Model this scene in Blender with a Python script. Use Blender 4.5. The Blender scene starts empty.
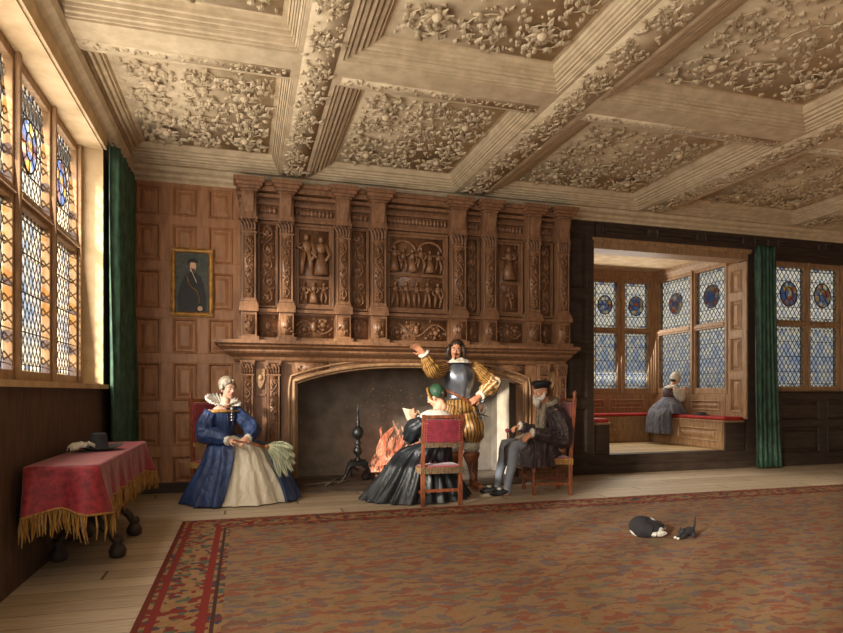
import bpy, math, random
from mathutils import Vector, Matrix, noise
V = Vector
PI = math.pi
C = bpy.context.scene.collection
rnd = random.Random(7)

# ------------------------------------------------------------------ camera
FPX, CX, HZ, CAMZ = 606.0, 421.5, 392.0, 1.17
TH = math.radians(16.3)
S_, C_ = math.sin(TH), math.cos(TH)
def W(u, v, Y):
    """point of the room at depth Y seen at (u, v): used to measure real positions"""
    r = (u - CX) / FPX
    d = Y / (C_ - r * S_)
    return V(((S_ + r * C_) * d, Y, CAMZ + (HZ - v) * d / FPX))
def XU(u, Y): return W(u, 392, Y).x
cd = bpy.data.cameras.new('camera'); cam = bpy.data.objects.new('camera', cd); C.objects.link(cam)
cam.location = (0, 0, CAMZ); cam.rotation_euler = (PI / 2, 0, -TH)
cd.sensor_width = 36; cd.lens = FPX / 843 * 36; cd.shift_y = (HZ - 316.5) / 843
cd.clip_start = .05; cd.clip_end = 200
bpy.context.scene.camera = cam

# ------------------------------------------------------------------ materials
def lin(c): return tuple(((x / 255) / 12.92 if x / 255 <= .04045 else ((x / 255 + .055) / 1.055) ** 2.4) for x in c)
class NT:
    def __init__(s, name):
        s.m = bpy.data.materials.new(name); s.m.use_nodes = True
        s.t = s.m.node_tree; s.t.nodes.clear()
        s.out = s.n('ShaderNodeOutputMaterial')
    def n(s, k, **kw):
        nd = s.t.nodes.new(k)
        for a, b in kw.items(): setattr(nd, a, b)
        return nd
    def l(s, a, b): s.t.links.new(a, b)
    def math(s, op, a, b=None, c=None):
        nd = s.n('ShaderNodeMath', operation=op)
        for i, x in enumerate((a, b, c)):
            if x is None: continue
            if hasattr(x, 'links'): s.l(x, nd.inputs[i])
            else: nd.inputs[i].default_value = x
        return nd.outputs[0]
    def coords(s, kind='Object', scale=(1, 1, 1), rot=(0, 0, 0)):
        tc = s.n('ShaderNodeTexCoord'); mp = s.n('ShaderNodeMapping')
        mp.inputs['Scale'].default_value = scale; mp.inputs['Rotation'].default_value = rot
        s.l(tc.outputs[kind], mp.inputs['Vector']); return mp.outputs[0]
    def noise(s, vec, scale, detail=4, rough=.55, dist=0):
        nd = s.n('ShaderNodeTexNoise'); s.l(vec, nd.inputs['Vector'])
        nd.inputs['Scale'].default_value = scale; nd.inputs['Detail'].default_value = detail
        nd.inputs['Roughness'].default_value = rough; nd.inputs['Distortion'].default_value = dist
        return nd.outputs['Fac']
    def ramp(s, fac, stops, interp='LINEAR'):
        r = s.n('ShaderNodeValToRGB'); s.l(fac, r.inputs[0]); cr = r.color_ramp; cr.interpolation = interp
        while len(cr.elements) < len(stops): cr.elements.new(.5)
        for e, (p, c) in zip(cr.elements, stops): e.position = p; e.color = (*lin(c), 1)
        return r.outputs[0]
    def mix(s, fac, a, b, mode='MIX'):
        m = s.n('ShaderNodeMix', data_type='RGBA', blend_type=mode)
        if hasattr(fac, 'links'): s.l(fac, m.inputs[0])
        else: m.inputs[0].default_value = fac
        for i, x in ((6, a), (7, b)):
            if hasattr(x, 'links'): s.l(x, m.inputs[i])
            else: m.inputs[i].default_value = (*lin(x), 1)
        return m.outputs[2]
    def bsdf(s, col, rough=.6, metal=0, bump=None, bs=.3, spec=None, sheen=0, dist=.01):
        b = s.n('ShaderNodeBsdfPrincipled')
        if hasattr(col, 'links'): s.l(col, b.inputs['Base Color'])
        else: b.inputs['Base Color'].default_value = (*lin(col), 1)
        b.inputs['Roughness'].default_value = rough; b.inputs['Metallic'].default_value = metal
        if spec is not None: b.inputs['Specular IOR Level'].default_value = spec
        if sheen: b.inputs['Sheen Weight'].default_value = sheen
        if bump is not None:
            bp = s.n('ShaderNodeBump'); bp.inputs['Strength'].default_value = bs; bp.inputs['Distance'].default_value = dist
            s.l(bump, bp.inputs['Height']); s.l(bp.outputs[0], b.inputs['Normal'])
        s.l(b.outputs[0], s.out.inputs[0]); return b
def M(name, c1, c2=None, scale=8, stretch=(1, 1, 1), rough=.6, metal=0, bump=.15, detail=5, lo=.35, hi=.65, spec=None, sheen=0):
    t = NT(name); vec = t.coords('Object', stretch)
    nz = t.noise(vec, scale, detail)
    t.bsdf(t.ramp(nz, [(lo, c1), (hi, c2 or c1)]), rough, metal, nz, bump, spec, sheen)
    return t.m
OAK = M('carved_oak', (116, 82, 57), (148, 108, 78), 5, (5, 5, 1), .42, 0, .25)
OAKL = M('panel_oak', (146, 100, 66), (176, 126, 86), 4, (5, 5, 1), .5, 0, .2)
OAKD = M('dark_and_shaded_oak', (50, 38, 31), (68, 53, 43), 4, (1, 3, 6), .6, 0, .2)  # dark oak; on the back wall mostly shade put into the colour
OAKB = M('bay_oak', (140, 108, 78), (176, 140, 102), 5, (6, 6, 1), .55, 0, .2)
OAKC = M('chair_wood', (96, 48, 28), (146, 82, 50), 12, (4, 4, 1), .4, 0, .15)
PLAS = M('ceiling_plaster', (186, 166, 134), (210, 190, 158), 9, (1, 1, 1), .75, 0, .3)
PLASW = M('window_reveal_plaster', (186, 158, 118), (216, 188, 148), 5, (1, 1, 1), .8, 0, .3)
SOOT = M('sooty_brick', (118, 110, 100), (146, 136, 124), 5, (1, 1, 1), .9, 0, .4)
CHEEK = M('sun_toned_cheek', (206, 194, 172), (232, 222, 202), 5, (1, 1, 1), .85, 0, .3)  # sunlit look of the right cheek put into its colour
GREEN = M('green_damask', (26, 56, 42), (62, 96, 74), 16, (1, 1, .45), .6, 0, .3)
REDC = M('red_damask', (110, 16, 26), (160, 38, 48), 26, (1, 1, 1), .6, 0, .3, sheen=.2)
REDV = M('red_velvet', (108, 16, 32), (140, 32, 48), 20, (1, 1, 1), .65, 0, .2, sheen=.3)
GOLD = M('gold_fringe', (120, 84, 36), (182, 136, 64), 30, (3, 3, .6), .55, 0, .3)
GOLD2 = M('tarnished_fringe', (84, 62, 38), (120, 92, 52), 30, (3, 3, .6), .6, 0, .3)
GILT = M('gilt', (138, 98, 42), (190, 142, 70), 18, (1, 1, 1), .45, .3, .3)
def CL(name, c1, c2, rough=.5, sheen=.2, sc=7, st=(1, 1, .45), b=.7, fs=60):
    t = NT(name); n1 = t.noise(t.coords('Object', st), sc, 4, .55, 1.6); n2 = t.noise(t.coords('Object'), fs, 2)
    col = t.ramp(n1, [(.3, c1), (.7, c2)]); h = t.math('ADD', n1, t.math('MULTIPLY', n2, .06))
    t.bsdf(col, rough, 0, h, b, None, sheen, .07); return t.m
BLUE = CL('blue_silk', (26, 40, 78), (46, 68, 112), .5, .03, 6, (1, 1, .4), .5)
CREAM = CL('cream_satin', (206, 194, 168), (230, 220, 198), .5, 0, 6, (1, 1, .4), .5)
BLACKS = CL('black_silk', (22, 26, 30), (36, 40, 44), .45, .03, 5, (1, 1, .4), .35, 40)
LACE = M('white_lace', (196, 190, 176), (232, 226, 212), 60, (1, 1, 1), .8, 0, .5)
LINEN = CL('white_linen', (212, 202, 184), (234, 226, 210), .8, 0, 16, (1, 1, 1))
SKIN = M('skin', (214, 160, 128), (226, 176, 146), 10, (1, 1, 1), .55, 0, .05)
SKINR = M('ruddy_skin', (186, 124, 92), (206, 146, 112), 10, (1, 1, 1), .55, 0, .05)
HAIRG = M('grey_blond_hair', (120, 104, 84), (172, 158, 136), 40, (1, 1, .3), .5, 0, .6)
HAIRD = M('dark_brown_hair', (30, 20, 16), (62, 42, 30), 40, (1, 1, .3), .45, 0, .6)
HAIRW = M('white_beard', (180, 172, 158), (222, 216, 204), 50, (1, 1, .3), .7, 0, .6)
STEEL = M('polished_steel', (112, 118, 132), (150, 156, 168), 8, (1, 1, 1), .3, .75, .08)
IRON = M('dark_iron', (44, 44, 44), (92, 90, 86), 14, (1, 1, 1), .4, .7, .2)
BLACKF = M('black_felt', (16, 15, 16), (34, 32, 33), 20, (1, 1, 1), .8, 0, .2)
COAT = CL('dark_plum_coat', (38, 25, 27), (58, 41, 40), .55, .05)
FUR = M('grey_brown_fur', (100, 88, 74), (160, 146, 124), 60, (1, 1, .4), .9, 0, .8)
STOCK = M('grey_stocking', (108, 112, 120), (128, 132, 138), 9, (1, 1, 1), .7, 0, .15)
LEATH = M('brown_boot_leather', (110, 62, 38), (156, 96, 62), 9, (1, 1, 1), .45, 0, .3)
PAPER = M('paper', (206, 192, 160), (228, 216, 188), 20, (1, 1, 1), .8, 0, .1)
EYEW = M('eye_white', (220, 214, 204), None, 5, rough=.3, bump=0)
DARK = M('dark_eye', (26, 18, 16), None, 5, rough=.3, bump=0)
LIPS = M('lips', (170, 74, 66), None, 5, rough=.5, bump=0)
JEWEL = M('pearls', (220, 214, 200), (244, 238, 226), 50, rough=.2, bump=0)
CUSH = M('red_cushion', (150, 26, 24), (188, 50, 40), 8, (1, 1, 1), .7, 0, .3)
GREYB = CL('greyblue_wool', (70, 76, 98), (120, 118, 126), .7, .2, 12)
FEATH = M('pale_green_feather', (160, 172, 138), (216, 214, 184), 30, (1, 1, .2), .8, 0, .5)
LEAD = M('lead', (52, 48, 44), (74, 68, 60), 20, rough=.6, metal=0, bump=.1)
EMB = M('green_gold_net', (18, 60, 48), (60, 96, 66), 60, rough=.5, bump=.3)
def stripe(name, c1, c2, n, rough=.5, duty=.5, axis='X'):
    t = NT(name); vec = t.coords('UV')
    sx = t.n('ShaderNodeSeparateXYZ'); t.l(vec, sx.inputs[0])
    w = t.math('FRACT', t.math('MULTIPLY', sx.outputs[axis], n))
    g = t.math('LESS_THAN', w, duty)
    nz = t.noise(t.coords('Object'), 20)
    col = t.mix(g, c1, c2)
    col = t.mix(.35, col, t.mix(nz, (60, 40, 20), (255, 240, 210)), 'SOFT_LIGHT')
    t.bsdf(col, rough, 0, g, .4)
    return t.m
SLASH = stripe('slashed_gold_silk', (88, 58, 32), (190, 146, 84), 22, .5, .64)
SLASHW = stripe('slashed_gold_and_linen', (168, 126, 74), (224, 208, 180), 11, .55, .35)
# floorboards (run along X)
def boards(name, c1, c2, cd_, w=.19):
    t = NT(name); vec = t.coords('Object'); sx = t.n('ShaderNodeSeparateXYZ'); t.l(vec, sx.inputs[0])
    yy = t.math('DIVIDE', sx.outputs['Y'], w); fl = t.math('FLOOR', yy); fr = t.math('FRACT', yy)
    xx = t.math('ADD', t.math('MULTIPLY', sx.outputs['X'], .34), t.math('MULTIPLY', fl, .377))
    g1 = t.math('LESS_THAN', fr, .035); g2 = t.math('LESS_THAN', t.math('FRACT', xx), .006)
    gap = t.math('MAXIMUM', g1, g2)
    wn = t.n('ShaderNodeTexWhiteNoise', noise_dimensions='2D'); cmb = t.n('ShaderNodeCombineXYZ')
    t.l(fl, cmb.inputs[0]); t.l(t.math('FLOOR', xx), cmb.inputs[1]); t.l(cmb.outputs[0], wn.inputs[0])
    nz = t.noise(t.coords('Object', (1, 9, 1)), 5, 6)
    k = t.math('ADD', t.math('MULTIPLY', nz, .7), t.math('MULTIPLY', wn.outputs[0], .3))
    col = t.mix(gap, t.ramp(k, [(.3, c1), (.65, c2)]), cd_)
    t.bsdf(col, .62, 0, t.math('SUBTRACT', nz, t.math('MULTIPLY', gap, 2)), .25)
    return t.m
FLOORM = boards('pale_oak_boards', (158, 138, 114), (192, 172, 146), (92, 74, 58))
BAYF = boards('lit_tone_bay_boards', (176, 148, 104), (208, 182, 136), (110, 84, 60))  # bay copy of the boards, yellow window light put into its colour

# ------------------------------------------------------------------ mesh builder
class MB:
    def __init__(s): s.v = []; s.f = []; s.uv = {}
    def add(s, vs, fs, uvs=None):
        b = len(s.v); s.v += [tuple(p) for p in vs]
        for i, f in enumerate(fs):
            if uvs: s.uv[len(s.f)] = uvs[i]
            s.f.append(tuple(b + k for k in f))
    def box(s, x0, x1, y0, y1, z0, z1):
        s.add([(x, y, z) for z in (z0, z1) for y in (y0, y1) for x in (x0, x1)],
              [(0, 2, 3, 1), (4, 5, 7, 6), (0, 1, 5, 4), (2, 6, 7, 3), (0, 4, 6, 2), (1, 3, 7, 5)])
        return s
    def bar(s, p0, p1, w, h=None, up=V((0, 0, 1))):
        p0, p1 = V(p0), V(p1); h = h or w; d = (p1 - p0).normalized()
        up = V(up)
        if abs(d.dot(up)) > .98: up = V((0, 1, 0))
        a = d.cross(up).normalized(); b = a.cross(d)
        vs = [p + a * sx * w / 2 + b * sz * h / 2 for p in (p0, p1) for sx, sz in ((-1, -1), (1, -1), (1, 1), (-1, 1))]
        s.add(vs, [(0, 1, 2, 3), (7, 6, 5, 4), (0, 4, 5, 1), (1, 5, 6, 2), (2, 6, 7, 3), (3, 7, 4, 0)])
        return s
    def loft(s, rings, cap0=True, cap1=True, closed=True):
        n = len(rings[0]); m = len(rings); vs = [p for r in rings for p in r]; fs = []; uvs = []
        for j in range(m - 1):
            for i in range(n if closed else n - 1):
                k = (i + 1) % n
                fs.append((j * n + i, j * n + k, (j + 1) * n + k, (j + 1) * n + i))
                uvs.append([(i / n, j / (m - 1)), ((i + 1) / n, j / (m - 1)), ((i + 1) / n, (j + 1) / (m - 1)), (i / n, (j + 1) / (m - 1))])
        if closed and cap0: fs.append(tuple(range(n - 1, -1, -1))); uvs.append([(0, 0)] * n)
        if closed and cap1: fs.append(tuple((m - 1) * n + i for i in range(n))); uvs.append([(0, 0)] * n)
        s.add(vs, fs, uvs); return s
    def tube(s, pts, rads, seg=10, wr=0, wn=5, flat=None, seed=0, caps=True):
        pts = [V(p) for p in pts]
        if not hasattr(rads, '__len__'): rads = [rads] * len(pts)
        rings = []; prev = None
        for i, p in enumerate(pts):
            d = (pts[min(i + 1, len(pts) - 1)] - pts[max(i - 1, 0)])
            d = d.normalized() if d.length > 1e-9 else V((0, 0, 1))
            if prev is None:
                a = d.cross(V((0, 0, 1)));
                if a.length < .1: a = d.cross(V((0, 1, 0)))
                a.normalize()
            else:
                a = (prev - d * prev.dot(d)).normalized()
            prev = a; b = d.cross(a); ring = []
            for k in range(seg):
                t = 2 * PI * k / seg
                r = rads[i] * (1 + (wr * (.6 * math.sin(wn * t + i * .35 + seed) + .4 * math.sin((wn + 2) * t - i * .6 + seed * 2) + .5 * math.sin(i * 1.9 + seed + math.cos(t) * 2)) if wr else 0))
                q = a * math.cos(t) * r + b * math.sin(t) * r
                if flat is not None: q = V((q.x * flat[0], q.y * flat[1], q.z * flat[2]))
                ring.append(p + q)
            rings.append(ring)
        s.loft(rings, caps, caps); return s
    def lathe(s, prof, c=(0, 0, 0), seg=16, axis=None):
        c = V(c); R = Matrix.Identity(3)
        if axis is not None: R = V((0, 0, 1)).rotation_difference(V(axis)).to_matrix()
        s.loft([[c + R @ V((max(r, .0005) * math.cos(2 * PI * k / seg), max(r, .0005) * math.sin(2 * PI * k / seg), z)) for k in range(seg)] for r, z in prof]); return s
    def ell(s, c, r, seg=12, rg=8, R=None):
        c = V(c); r = r if hasattr(r, '__len__') else (r, r, r); rings = []
        for j in range(rg + 1):
            ph = -PI / 2 + PI * j / rg; k = max(math.cos(ph), .02)
            ring = []
            for i in range(seg):
                t = 2 * PI * i / seg; q = V((r[0] * k * math.cos(t), r[1] * k * math.sin(t), r[2] * math.sin(ph)))
                ring.append(c + (R @ q if R else q))
            rings.append(ring)
        s.loft(rings); return s
    def cap(s, p0, p1, r0, r1=None, seg=10):
        r1 = r0 if r1 is None else r1; p0, p1 = V(p0), V(p1)
        s.tube([p0, p0.lerp(p1, .5), p1], [r0, (r0 + r1) / 2, r1], seg); s.ell(p0, r0, seg, 6); s.ell(p1, r1, seg, 6); return s
    def prism(s, poly, y0, y1, fr=None):
        n = len(poly); f = fr or (lambda x, y, z: (x, y, z))
        vs = [f(x, y0, z) for x, z in poly] + [f(x, y1, z) for x, z in poly]
        s.add(vs, [tuple(range(n)), tuple(range(2 * n - 1, n - 1, -1))] + [((i + 1) % n, i, n + i, n + (i + 1) % n) for i in range(n)])
        return s
    def build(s, name, mat, parent=None, smooth=False, bevel=0, sub=0, org=None, solid=0, remesh=0, fixn=False):
        me = bpy.data.meshes.new(name)
        vs = s.v
        o_ = V(org) if org is not None else (V(parent['_o']) if parent is not None and '_o' in parent else None)
        if o_ is not None: vs = [(a - o_.x, b - o_.y, c - o_.z) for a, b, c in vs]
        me.from_pydata(vs, [], s.f)
        if s.uv:
            ul = me.uv_layers.new(name='UVMap').data
            for p in me.polygons:
                q = s.uv.get(p.index)
                if q:
                    for li, w in zip(p.loop_indices, q): ul[li].uv = w
        me.materials.append(mat)
        if smooth: me.polygons.foreach_set('use_smooth', [True] * len(me.polygons))
        me.validate(); me.update()
        if fixn:
            import bmesh
            bm = bmesh.new(); bm.from_mesh(me); bmesh.ops.recalc_face_normals(bm, faces=bm.faces); bm.to_mesh(me); bm.free()
        o = bpy.data.objects.new(name, me); C.objects.link(o)
        if parent is not None: o.parent = parent
        elif org is not None: o.location = org
        if remesh:
            md = o.modifiers.new('r', 'REMESH'); md.mode = 'VOXEL'; md.voxel_size = remesh; md.use_smooth_shade = True
            sm = o.modifiers.new('s', 'SMOOTH'); sm.iterations = 3; sm.factor = .5
        if bevel:
            md = o.modifiers.new('b', 'BEVEL'); md.width = bevel; md.segments = 2; md.limit_method = 'ANGLE'
        if sub:
            md = o.modifiers.new('u', 'SUBSURF'); md.levels = sub; md.render_levels = sub
        if solid:
            md = o.modifiers.new('k', 'SOLIDIFY'); md.thickness = solid; md.offset = 0
        return o
def tag(o, label, cat, group=None, kind=None):
    if label: o['label'] = label
    if cat: o['category'] = cat
    if group: o['group'] = group
    if kind: o['kind'] = kind
    return o
def thing(name, label, cat, loc, group=None):
    """an Empty at the thing's base; its parts are modelled in room coordinates around loc"""
    o = bpy.data.objects.new(name, None); C.objects.link(o); o.location = loc; o['_o'] = tuple(loc); o.empty_display_size = .2
    return tag(o, label, cat, group)
def struct(o): o['kind'] = 'structure'; return o
def sub(o, p):
    """the parent's room origin handed down to a sub-part"""
    o['_o'] = p['_o']; return o

# ------------------------------------------------------------------ carved relief
def leaf(mb, c, dirv, nrm, L, w, h):
    d = dirv.normalized(); s = nrm.cross(d)
    rings = []
    for t, k, b in ((0, .2, 0), (.2, 1, .12), (.38, .55, .2), (.58, .95, .42), (.75, .45, .62), (1, .08, .95)):
        p = c + d * L * t + s * L * .45 * b * b
        rings.append([p - s * w * k, p - s * w * k * .45 + nrm * h * (.35 + .65 * k), p + nrm * h * (.15 + .3 * k), p + s * w * k * .45 + nrm * h * (.35 + .65 * k), p + s * w * k])
    mb.loft(rings, closed=False)
def relief(mb, o, ex, ey, w, h, size=.05, dens=1.0, depth=.02, seed=1, vines=True, berries=.25, scroll=False):
    """scrolling vine-and-leaf carving on a w x h field from corner o along ex, ey"""
    o, ex, ey = V(o), V(ex), V(ey); n = ex.cross(ey); r = random.Random(seed)
    P = lambda a, b, c=0: o + ex * a + ey * b + n * c
    g = [P(a, b, c) for c in (-.003, .0015) for b in (0, h) for a in (0, w)]
    mb.add(g, [(0, 2, 3, 1), (4, 5, 7, 6), (0, 1, 5, 4), (2, 6, 7, 3), (0, 4, 6, 2), (1, 3, 7, 5)])
    cells_x = max(1, round(w / (size * 7.5))); cells_y = max(1, round(h / (size * 7.5)))
    cw, ch = w / cells_x, h / cells_y; R0 = min(cw, ch) * .44
    if vines:
        for i in range(cells_x):
            for j in range(cells_y):
                cx, cy = (i + .5) * cw, (j + .5) * ch; sgn = 1 if (i + j) % 2 else -1; pts = []
                for k in range(22):
                    t = k / 21; a = sgn * (t * 2 * PI * 1.35) + (i * 1.3 + j * 2.1); rr = R0 * (1 - .78 * t)
                    pts.append(P(min(max(cx + rr * math.cos(a), .01), w - .01), min(max(cy + rr * math.sin(a), .01), h - .01), depth * .45))
                    if k % 2 == 0 and k < 20:
                        for s2 in (1, -1):
                            b = a + sgn * PI / 2 + s2 * .9
                            leaf(mb, pts[-1], ex * math.cos(b) + ey * math.sin(b), n, size * (1.05 - .4 * t), size * .26, depth * .9)
                mb.tube(pts, [size * .10 * (1 - .4 * k / 21) for k in range(22)], 5)
                q = P(cx, cy, depth * .5)
                mb.ell(q, (size * .38,) * 3, 8, 5)
                for k in range(6):
                    a = k * PI / 3; leaf(mb, q, ex * math.cos(a) + ey * math.sin(a), n, size * .75, size * .25, depth * .8)
    if scroll:
        A_, B_ = (h, w) if h > w else (w, h); Q = (lambda a, b, c: P(b, a, c)) if h > w else P
        nb = max(2, round(A_ / (B_ * 1.15))); pts = []
        for k in range(nb * 8 + 1):
            t = k / (nb * 8); pts.append(Q(A_ * (.03 + .94 * t), B_ * (.5 + .30 * math.sin(t * nb * PI)), depth * .6))
        mb.tube(pts, [B_ * .055] * len(pts), 6)
        for k in range(nb):
            t = (k + .5) / nb; sg = 1 if k % 2 else -1; q = Q(A_ * (.03 + .94 * t), B_ * (.5 + .12 * sg), depth * .7); mb.ell(q, B_ * .15, 9, 6)
            for j in range(5):
                a = j * 2 * PI / 5 + k; mb.ell(q + (ex * math.cos(a) + ey * math.sin(a)) * B_ * .22 - n * depth * .3, B_ * .085, 7, 5)
            mb.ell(Q(A_ * (.03 + .94 * (t - .5 / nb)) , B_ * (.5 + .38 * sg), depth * .4), B_ * .09, 7, 5)
    N = int(w * h / (size * size) * .55 * dens)
    for k in range(N):
        a, b = r.uniform(size * .4, max(w - size * .4, size * .41)), r.uniform(size * .4, max(h - size * .4, size * .41))
        if r.random() < berries:
            q = size * r.uniform(.12, .2); mb.ell(P(a, b, q * .6), q, 7, 5)
        else:
            t = r.uniform(0, 2 * PI); L = min(size * r.uniform(.5, 1), min(w, h) * .8)
            leaf(mb, P(a, b), ex * math.cos(t) + ey * math.sin(t), n, L, L * .3, depth * r.uniform(.6, 1.1))
def manikin(mb, o, ex, ey, h, seed=0, robe=True):
    """small carved figure in half relief"""
    o, ex, ey = V(o), V(ex), V(ey); n = ex.cross(ey); r = random.Random(seed); P = lambda a, b, c=0: o + ex * a * h + ey * b * h + n * c * h
    F = Matrix((ex, ey, n)).transposed()
    mb.ell(P(0, .9, .1), (.07 * h, .09 * h, .07 * h), 8, 6, F)
    mb.ell(P(0, .68, .08), (.13 * h, .16 * h, .09 * h), 8, 6, F)
    if robe:
        mb.tube([P(0, .55, .08), P(0, .3, .09), P(0, .02, .1)], [.1 * h, .16 * h, .21 * h], 9, .18, 4, None, seed)
    else:
        for s in (-1, 1): mb.tube([P(s * .05, .55, .07), P(s * (.08 + .06 * r.random()), .3, .12), P(s * (.05 + .12 * r.random()), .02, .06)], [.075 * h, .06 * h, .045 * h], 6)
    for s in (-1, 1):
        e = r.uniform(-.1, .15)
        mb.tube([P(s * .12, .77, .08), P(s * .22, .6 + e, .12), P(s * .1, .5 + 2 * e, .19)], [.05 * h, .045 * h, .035 * h], 6)
# ================================================================== the room
YW, XL = 7.6, -1.3
struct(MB().box(-3.0, 12.5, -1.2, 8.5, -.06, 0).build('floor', FLOORM))
# ------------------------------------------------------------------ ceiling with coffers
ZS, ZF = 3.74, 3.87
ceil = struct(MB().box(-3.0, 12.5, -1.3, 7.75, 3.95, 4.05).build('ceiling', PLAS)); ceil['_o'] = (0, 0, 0)
XB = [(-1.06, .30), (1.0, 2.45), (3.3, 5.08), (6.05, 7.85), (8.7, 10.5)]      # inner fields
XO = [(-1.3, .40), (.72, 2.6), (3.0, 5.35), (5.75, 8.1), (8.5, 10.8)]       # outer rims
YBs = [(5.30, 7.12), (2.75, 4.5)]; YO = [(5.06, 7.38), (2.5, 4.70)]
PR = [(0, 0), (.05, 0), (.06, .025), (.10, .012), (.17, .012), (.20, .04), (.24, .025), (.34, .03), (.37, .06), (.42, .045), (.50, .045), (.53, .08), (.58, .062), (.66, .066), (.69, .10), (.74, .085), (.84, .09), (.87, .118), (.94, .105), (1, .135)]
mb = MB()
for (xi, xo) in zip(XB, XO):
    for (yi, yo) in zip(YBs, YO):
        rings = []
        for t, z in PR:
            x0 = xo[0] + (xi[0] - xo[0]) * t; x1 = xo[1] + (xi[1] - xo[1]) * t; y0 = yo[0] + (yi[0] - yo[0]) * t; y1 = yo[1] + (yi[1] - yo[1]) * t
            rings.append([V((x0, y0, ZS + z)), V((x1, y0, ZS + z)), V((x1, y1, ZS + z)), V((x0, y1, ZS + z))])
        mb.loft(rings, False, True)
mb.build('coffer_moulding', PLAS, ceil, fixn=False)
mb = MB()                                                          # soffits of the beams
edges = [-3.0] + [e for xo in XO for e in xo] + [12.5]
for k in range(0, len(edges), 2): mb.box(edges[k], edges[k + 1], -1.3, 7.75, ZS, 3.95)
for xo in XO:
    for y0, y1 in ((-1.3, 2.5), (4.70, 5.06), (7.38, 7.75)): mb.box(xo[0], xo[1], y0, y1, ZS, 3.95)
mb.build('beam', PLAS, ceil)
mb = MB()
for i, xi in enumerate(XB[:4]):
    for j, yi in enumerate(YBs):
        w_, h_ = xi[1] - xi[0], yi[1] - yi[0]
        x0, y1, w_, h_ = xi[0] + .04, yi[1] - .04, w_ - .08, h_ - .08
        relief(mb, (x0, y1, ZF + .003), (1, 0, 0), (0, -1, 0), w_, h_, .066, 1.15, .036, 10 + i * 3 + j)
        for a in (.2, .8):
            for b in (.22, .78):                                   # hanging rosettes
                c = V((x0 + w_ * a, y1 - h_ * b, ZF - .03)); mb.ell(c, (.045, .045, .05), 10, 6)
                for k in range(8):
                    t = k * PI / 4; leaf(mb, c + V((0, 0, .01)), V((math.cos(t), math.sin(t), -.15)), V((0, 0, -1)), .11, .03, .025)
rf = mb.build('scrolling_vine_relief', PLAS, ceil, smooth=True)
mb = MB()
for a, b in ((.40, .72), (2.6, 3.0), (5.35, 5.75), (8.1, 8.5)):
    relief(mb, (a + .03, 7.36, ZS - .002), (1, 0, 0), (0, -1, 0), b - a - .06, 4.5, .06, 1.5, .025, int(a * 10) + 1, True)
for (xo) in XO:
    relief(mb, (xo[0] + .05, 5.05, ZS - .002), (1, 0, 0), (0, -1, 0), xo[1] - xo[0] - .1, .12, .045, 1.6, .018, int(xo[0] * 10) + 40, False)
mb.build('beam_leaf_relief', PLAS, ceil, smooth=True)
# cornice on the back wall
def strip_profile(mb, prof, p0, p1, out):
    """a moulding of profile (out, z) swept from p0 to p1"""
    out = V(out)
    mb.loft([[V(p) + out * a + V((0, 0, z)) for a, z in prof] for p in (p0, p1)])
mb = MB()
strip_profile(mb, [(0, 3.60), (.03, 3.60), (.04, 3.63), (.08, 3.65), (.09, 3.68), (.15, 3.70), (.17, 3.745), (0, 3.745)], (XL, YW, 0), (12.5, YW, 0), (0, -1, 0))
strip_profile(mb, [(0, 3.62), (.03, 3.62), (.06, 3.66), (.10, 3.69), (.12, 3.745), (0, 3.745)], (XL, -1.2, 0), (XL, YW, 0), (1, 0, 0))
struct(mb.build('trim_1', PLAS, fixn=True))

# ------------------------------------------------------------------ back wall with two openings and a window
BX0, BX1, BZ0, BZ1 = 4.78, 7.5, .27, 3.34      # bay opening
WX0, WX1, WZ0, WZ1 = 7.99, 10.4, 1.18, 3.25    # right window
FX0, FX1 = .62, 3.55                           # fireplace opening
mb = MB()
T = 7.78
def wbox(x0, x1, z0, z1): mb.box(x0, x1, YW, T, z0, z1)
wbox(-1.75, FX0, -.06, 3.95); wbox(FX0, FX1, 1.52, 3.95); wbox(FX1, BX0, -.06, 3.95)
wbox(BX0, BX1, BZ1, 3.95); wbox(BX0, BX1, -.06, BZ0)
wbox(BX1, WX0, -.06, 3.95); wbox(WX0, WX1, -.06, WZ0); wbox(WX0, WX1, WZ1, 3.95); wbox(WX1, 12.5, -.06, 3.95)
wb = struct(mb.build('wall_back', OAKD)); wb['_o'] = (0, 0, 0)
def panelling(mb, P, xs, zs, ins=.03, dep=.03):
    """framed panelling: P(a, z, out) -> point; xs / zs are the panel spans"""
    fr = dep
    a0, a1, z0, z1 = xs[0][0] - .1, xs[-1][1] + .1, zs[0][0] - .1, zs[-1][1] + .1
    def bx(a, b, c, d, o0, o1):
        vs = [P(x, z, o) for o in (o0, o1) for z in (c, d) for x in (a, b)]
        mb.add(vs, [(0, 2, 3, 1), (4, 5, 7, 6), (0, 1, 5, 4), (2, 6, 7, 3), (0, 4, 6, 2), (1, 3, 7, 5)])
    ea = [a0] + [e for s in xs for e in s] + [a1]; ez = [z0] + [e for s in zs for e in s] + [z1]
    for k in range(0, len(ez), 2): bx(a0, a1, ez[k], ez[k + 1], 0, fr)
    for k in range(0, len(ea), 2):
        for s in zs: bx(ea[k], ea[k + 1], s[0], s[1], 0, fr)
    for s in xs:
        for t in zs:
            rr = []
            for q, o in ((0, fr), (.012, fr + .012), (.022, fr + .002), (.03, .006), (.05, .006), (.085, .024), (.09, .026)):
                rr.append([P(s[0] + q, t[0] + q, o), P(s[1] - q, t[0] + q, o), P(s[1] - q, t[1] - q, o), P(s[0] + q, t[1] - q, o)])
            mb.loft(rr, False, True)
mb = MB()
PB = lambda a, z, o: V((a, YW - o, z))
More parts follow.
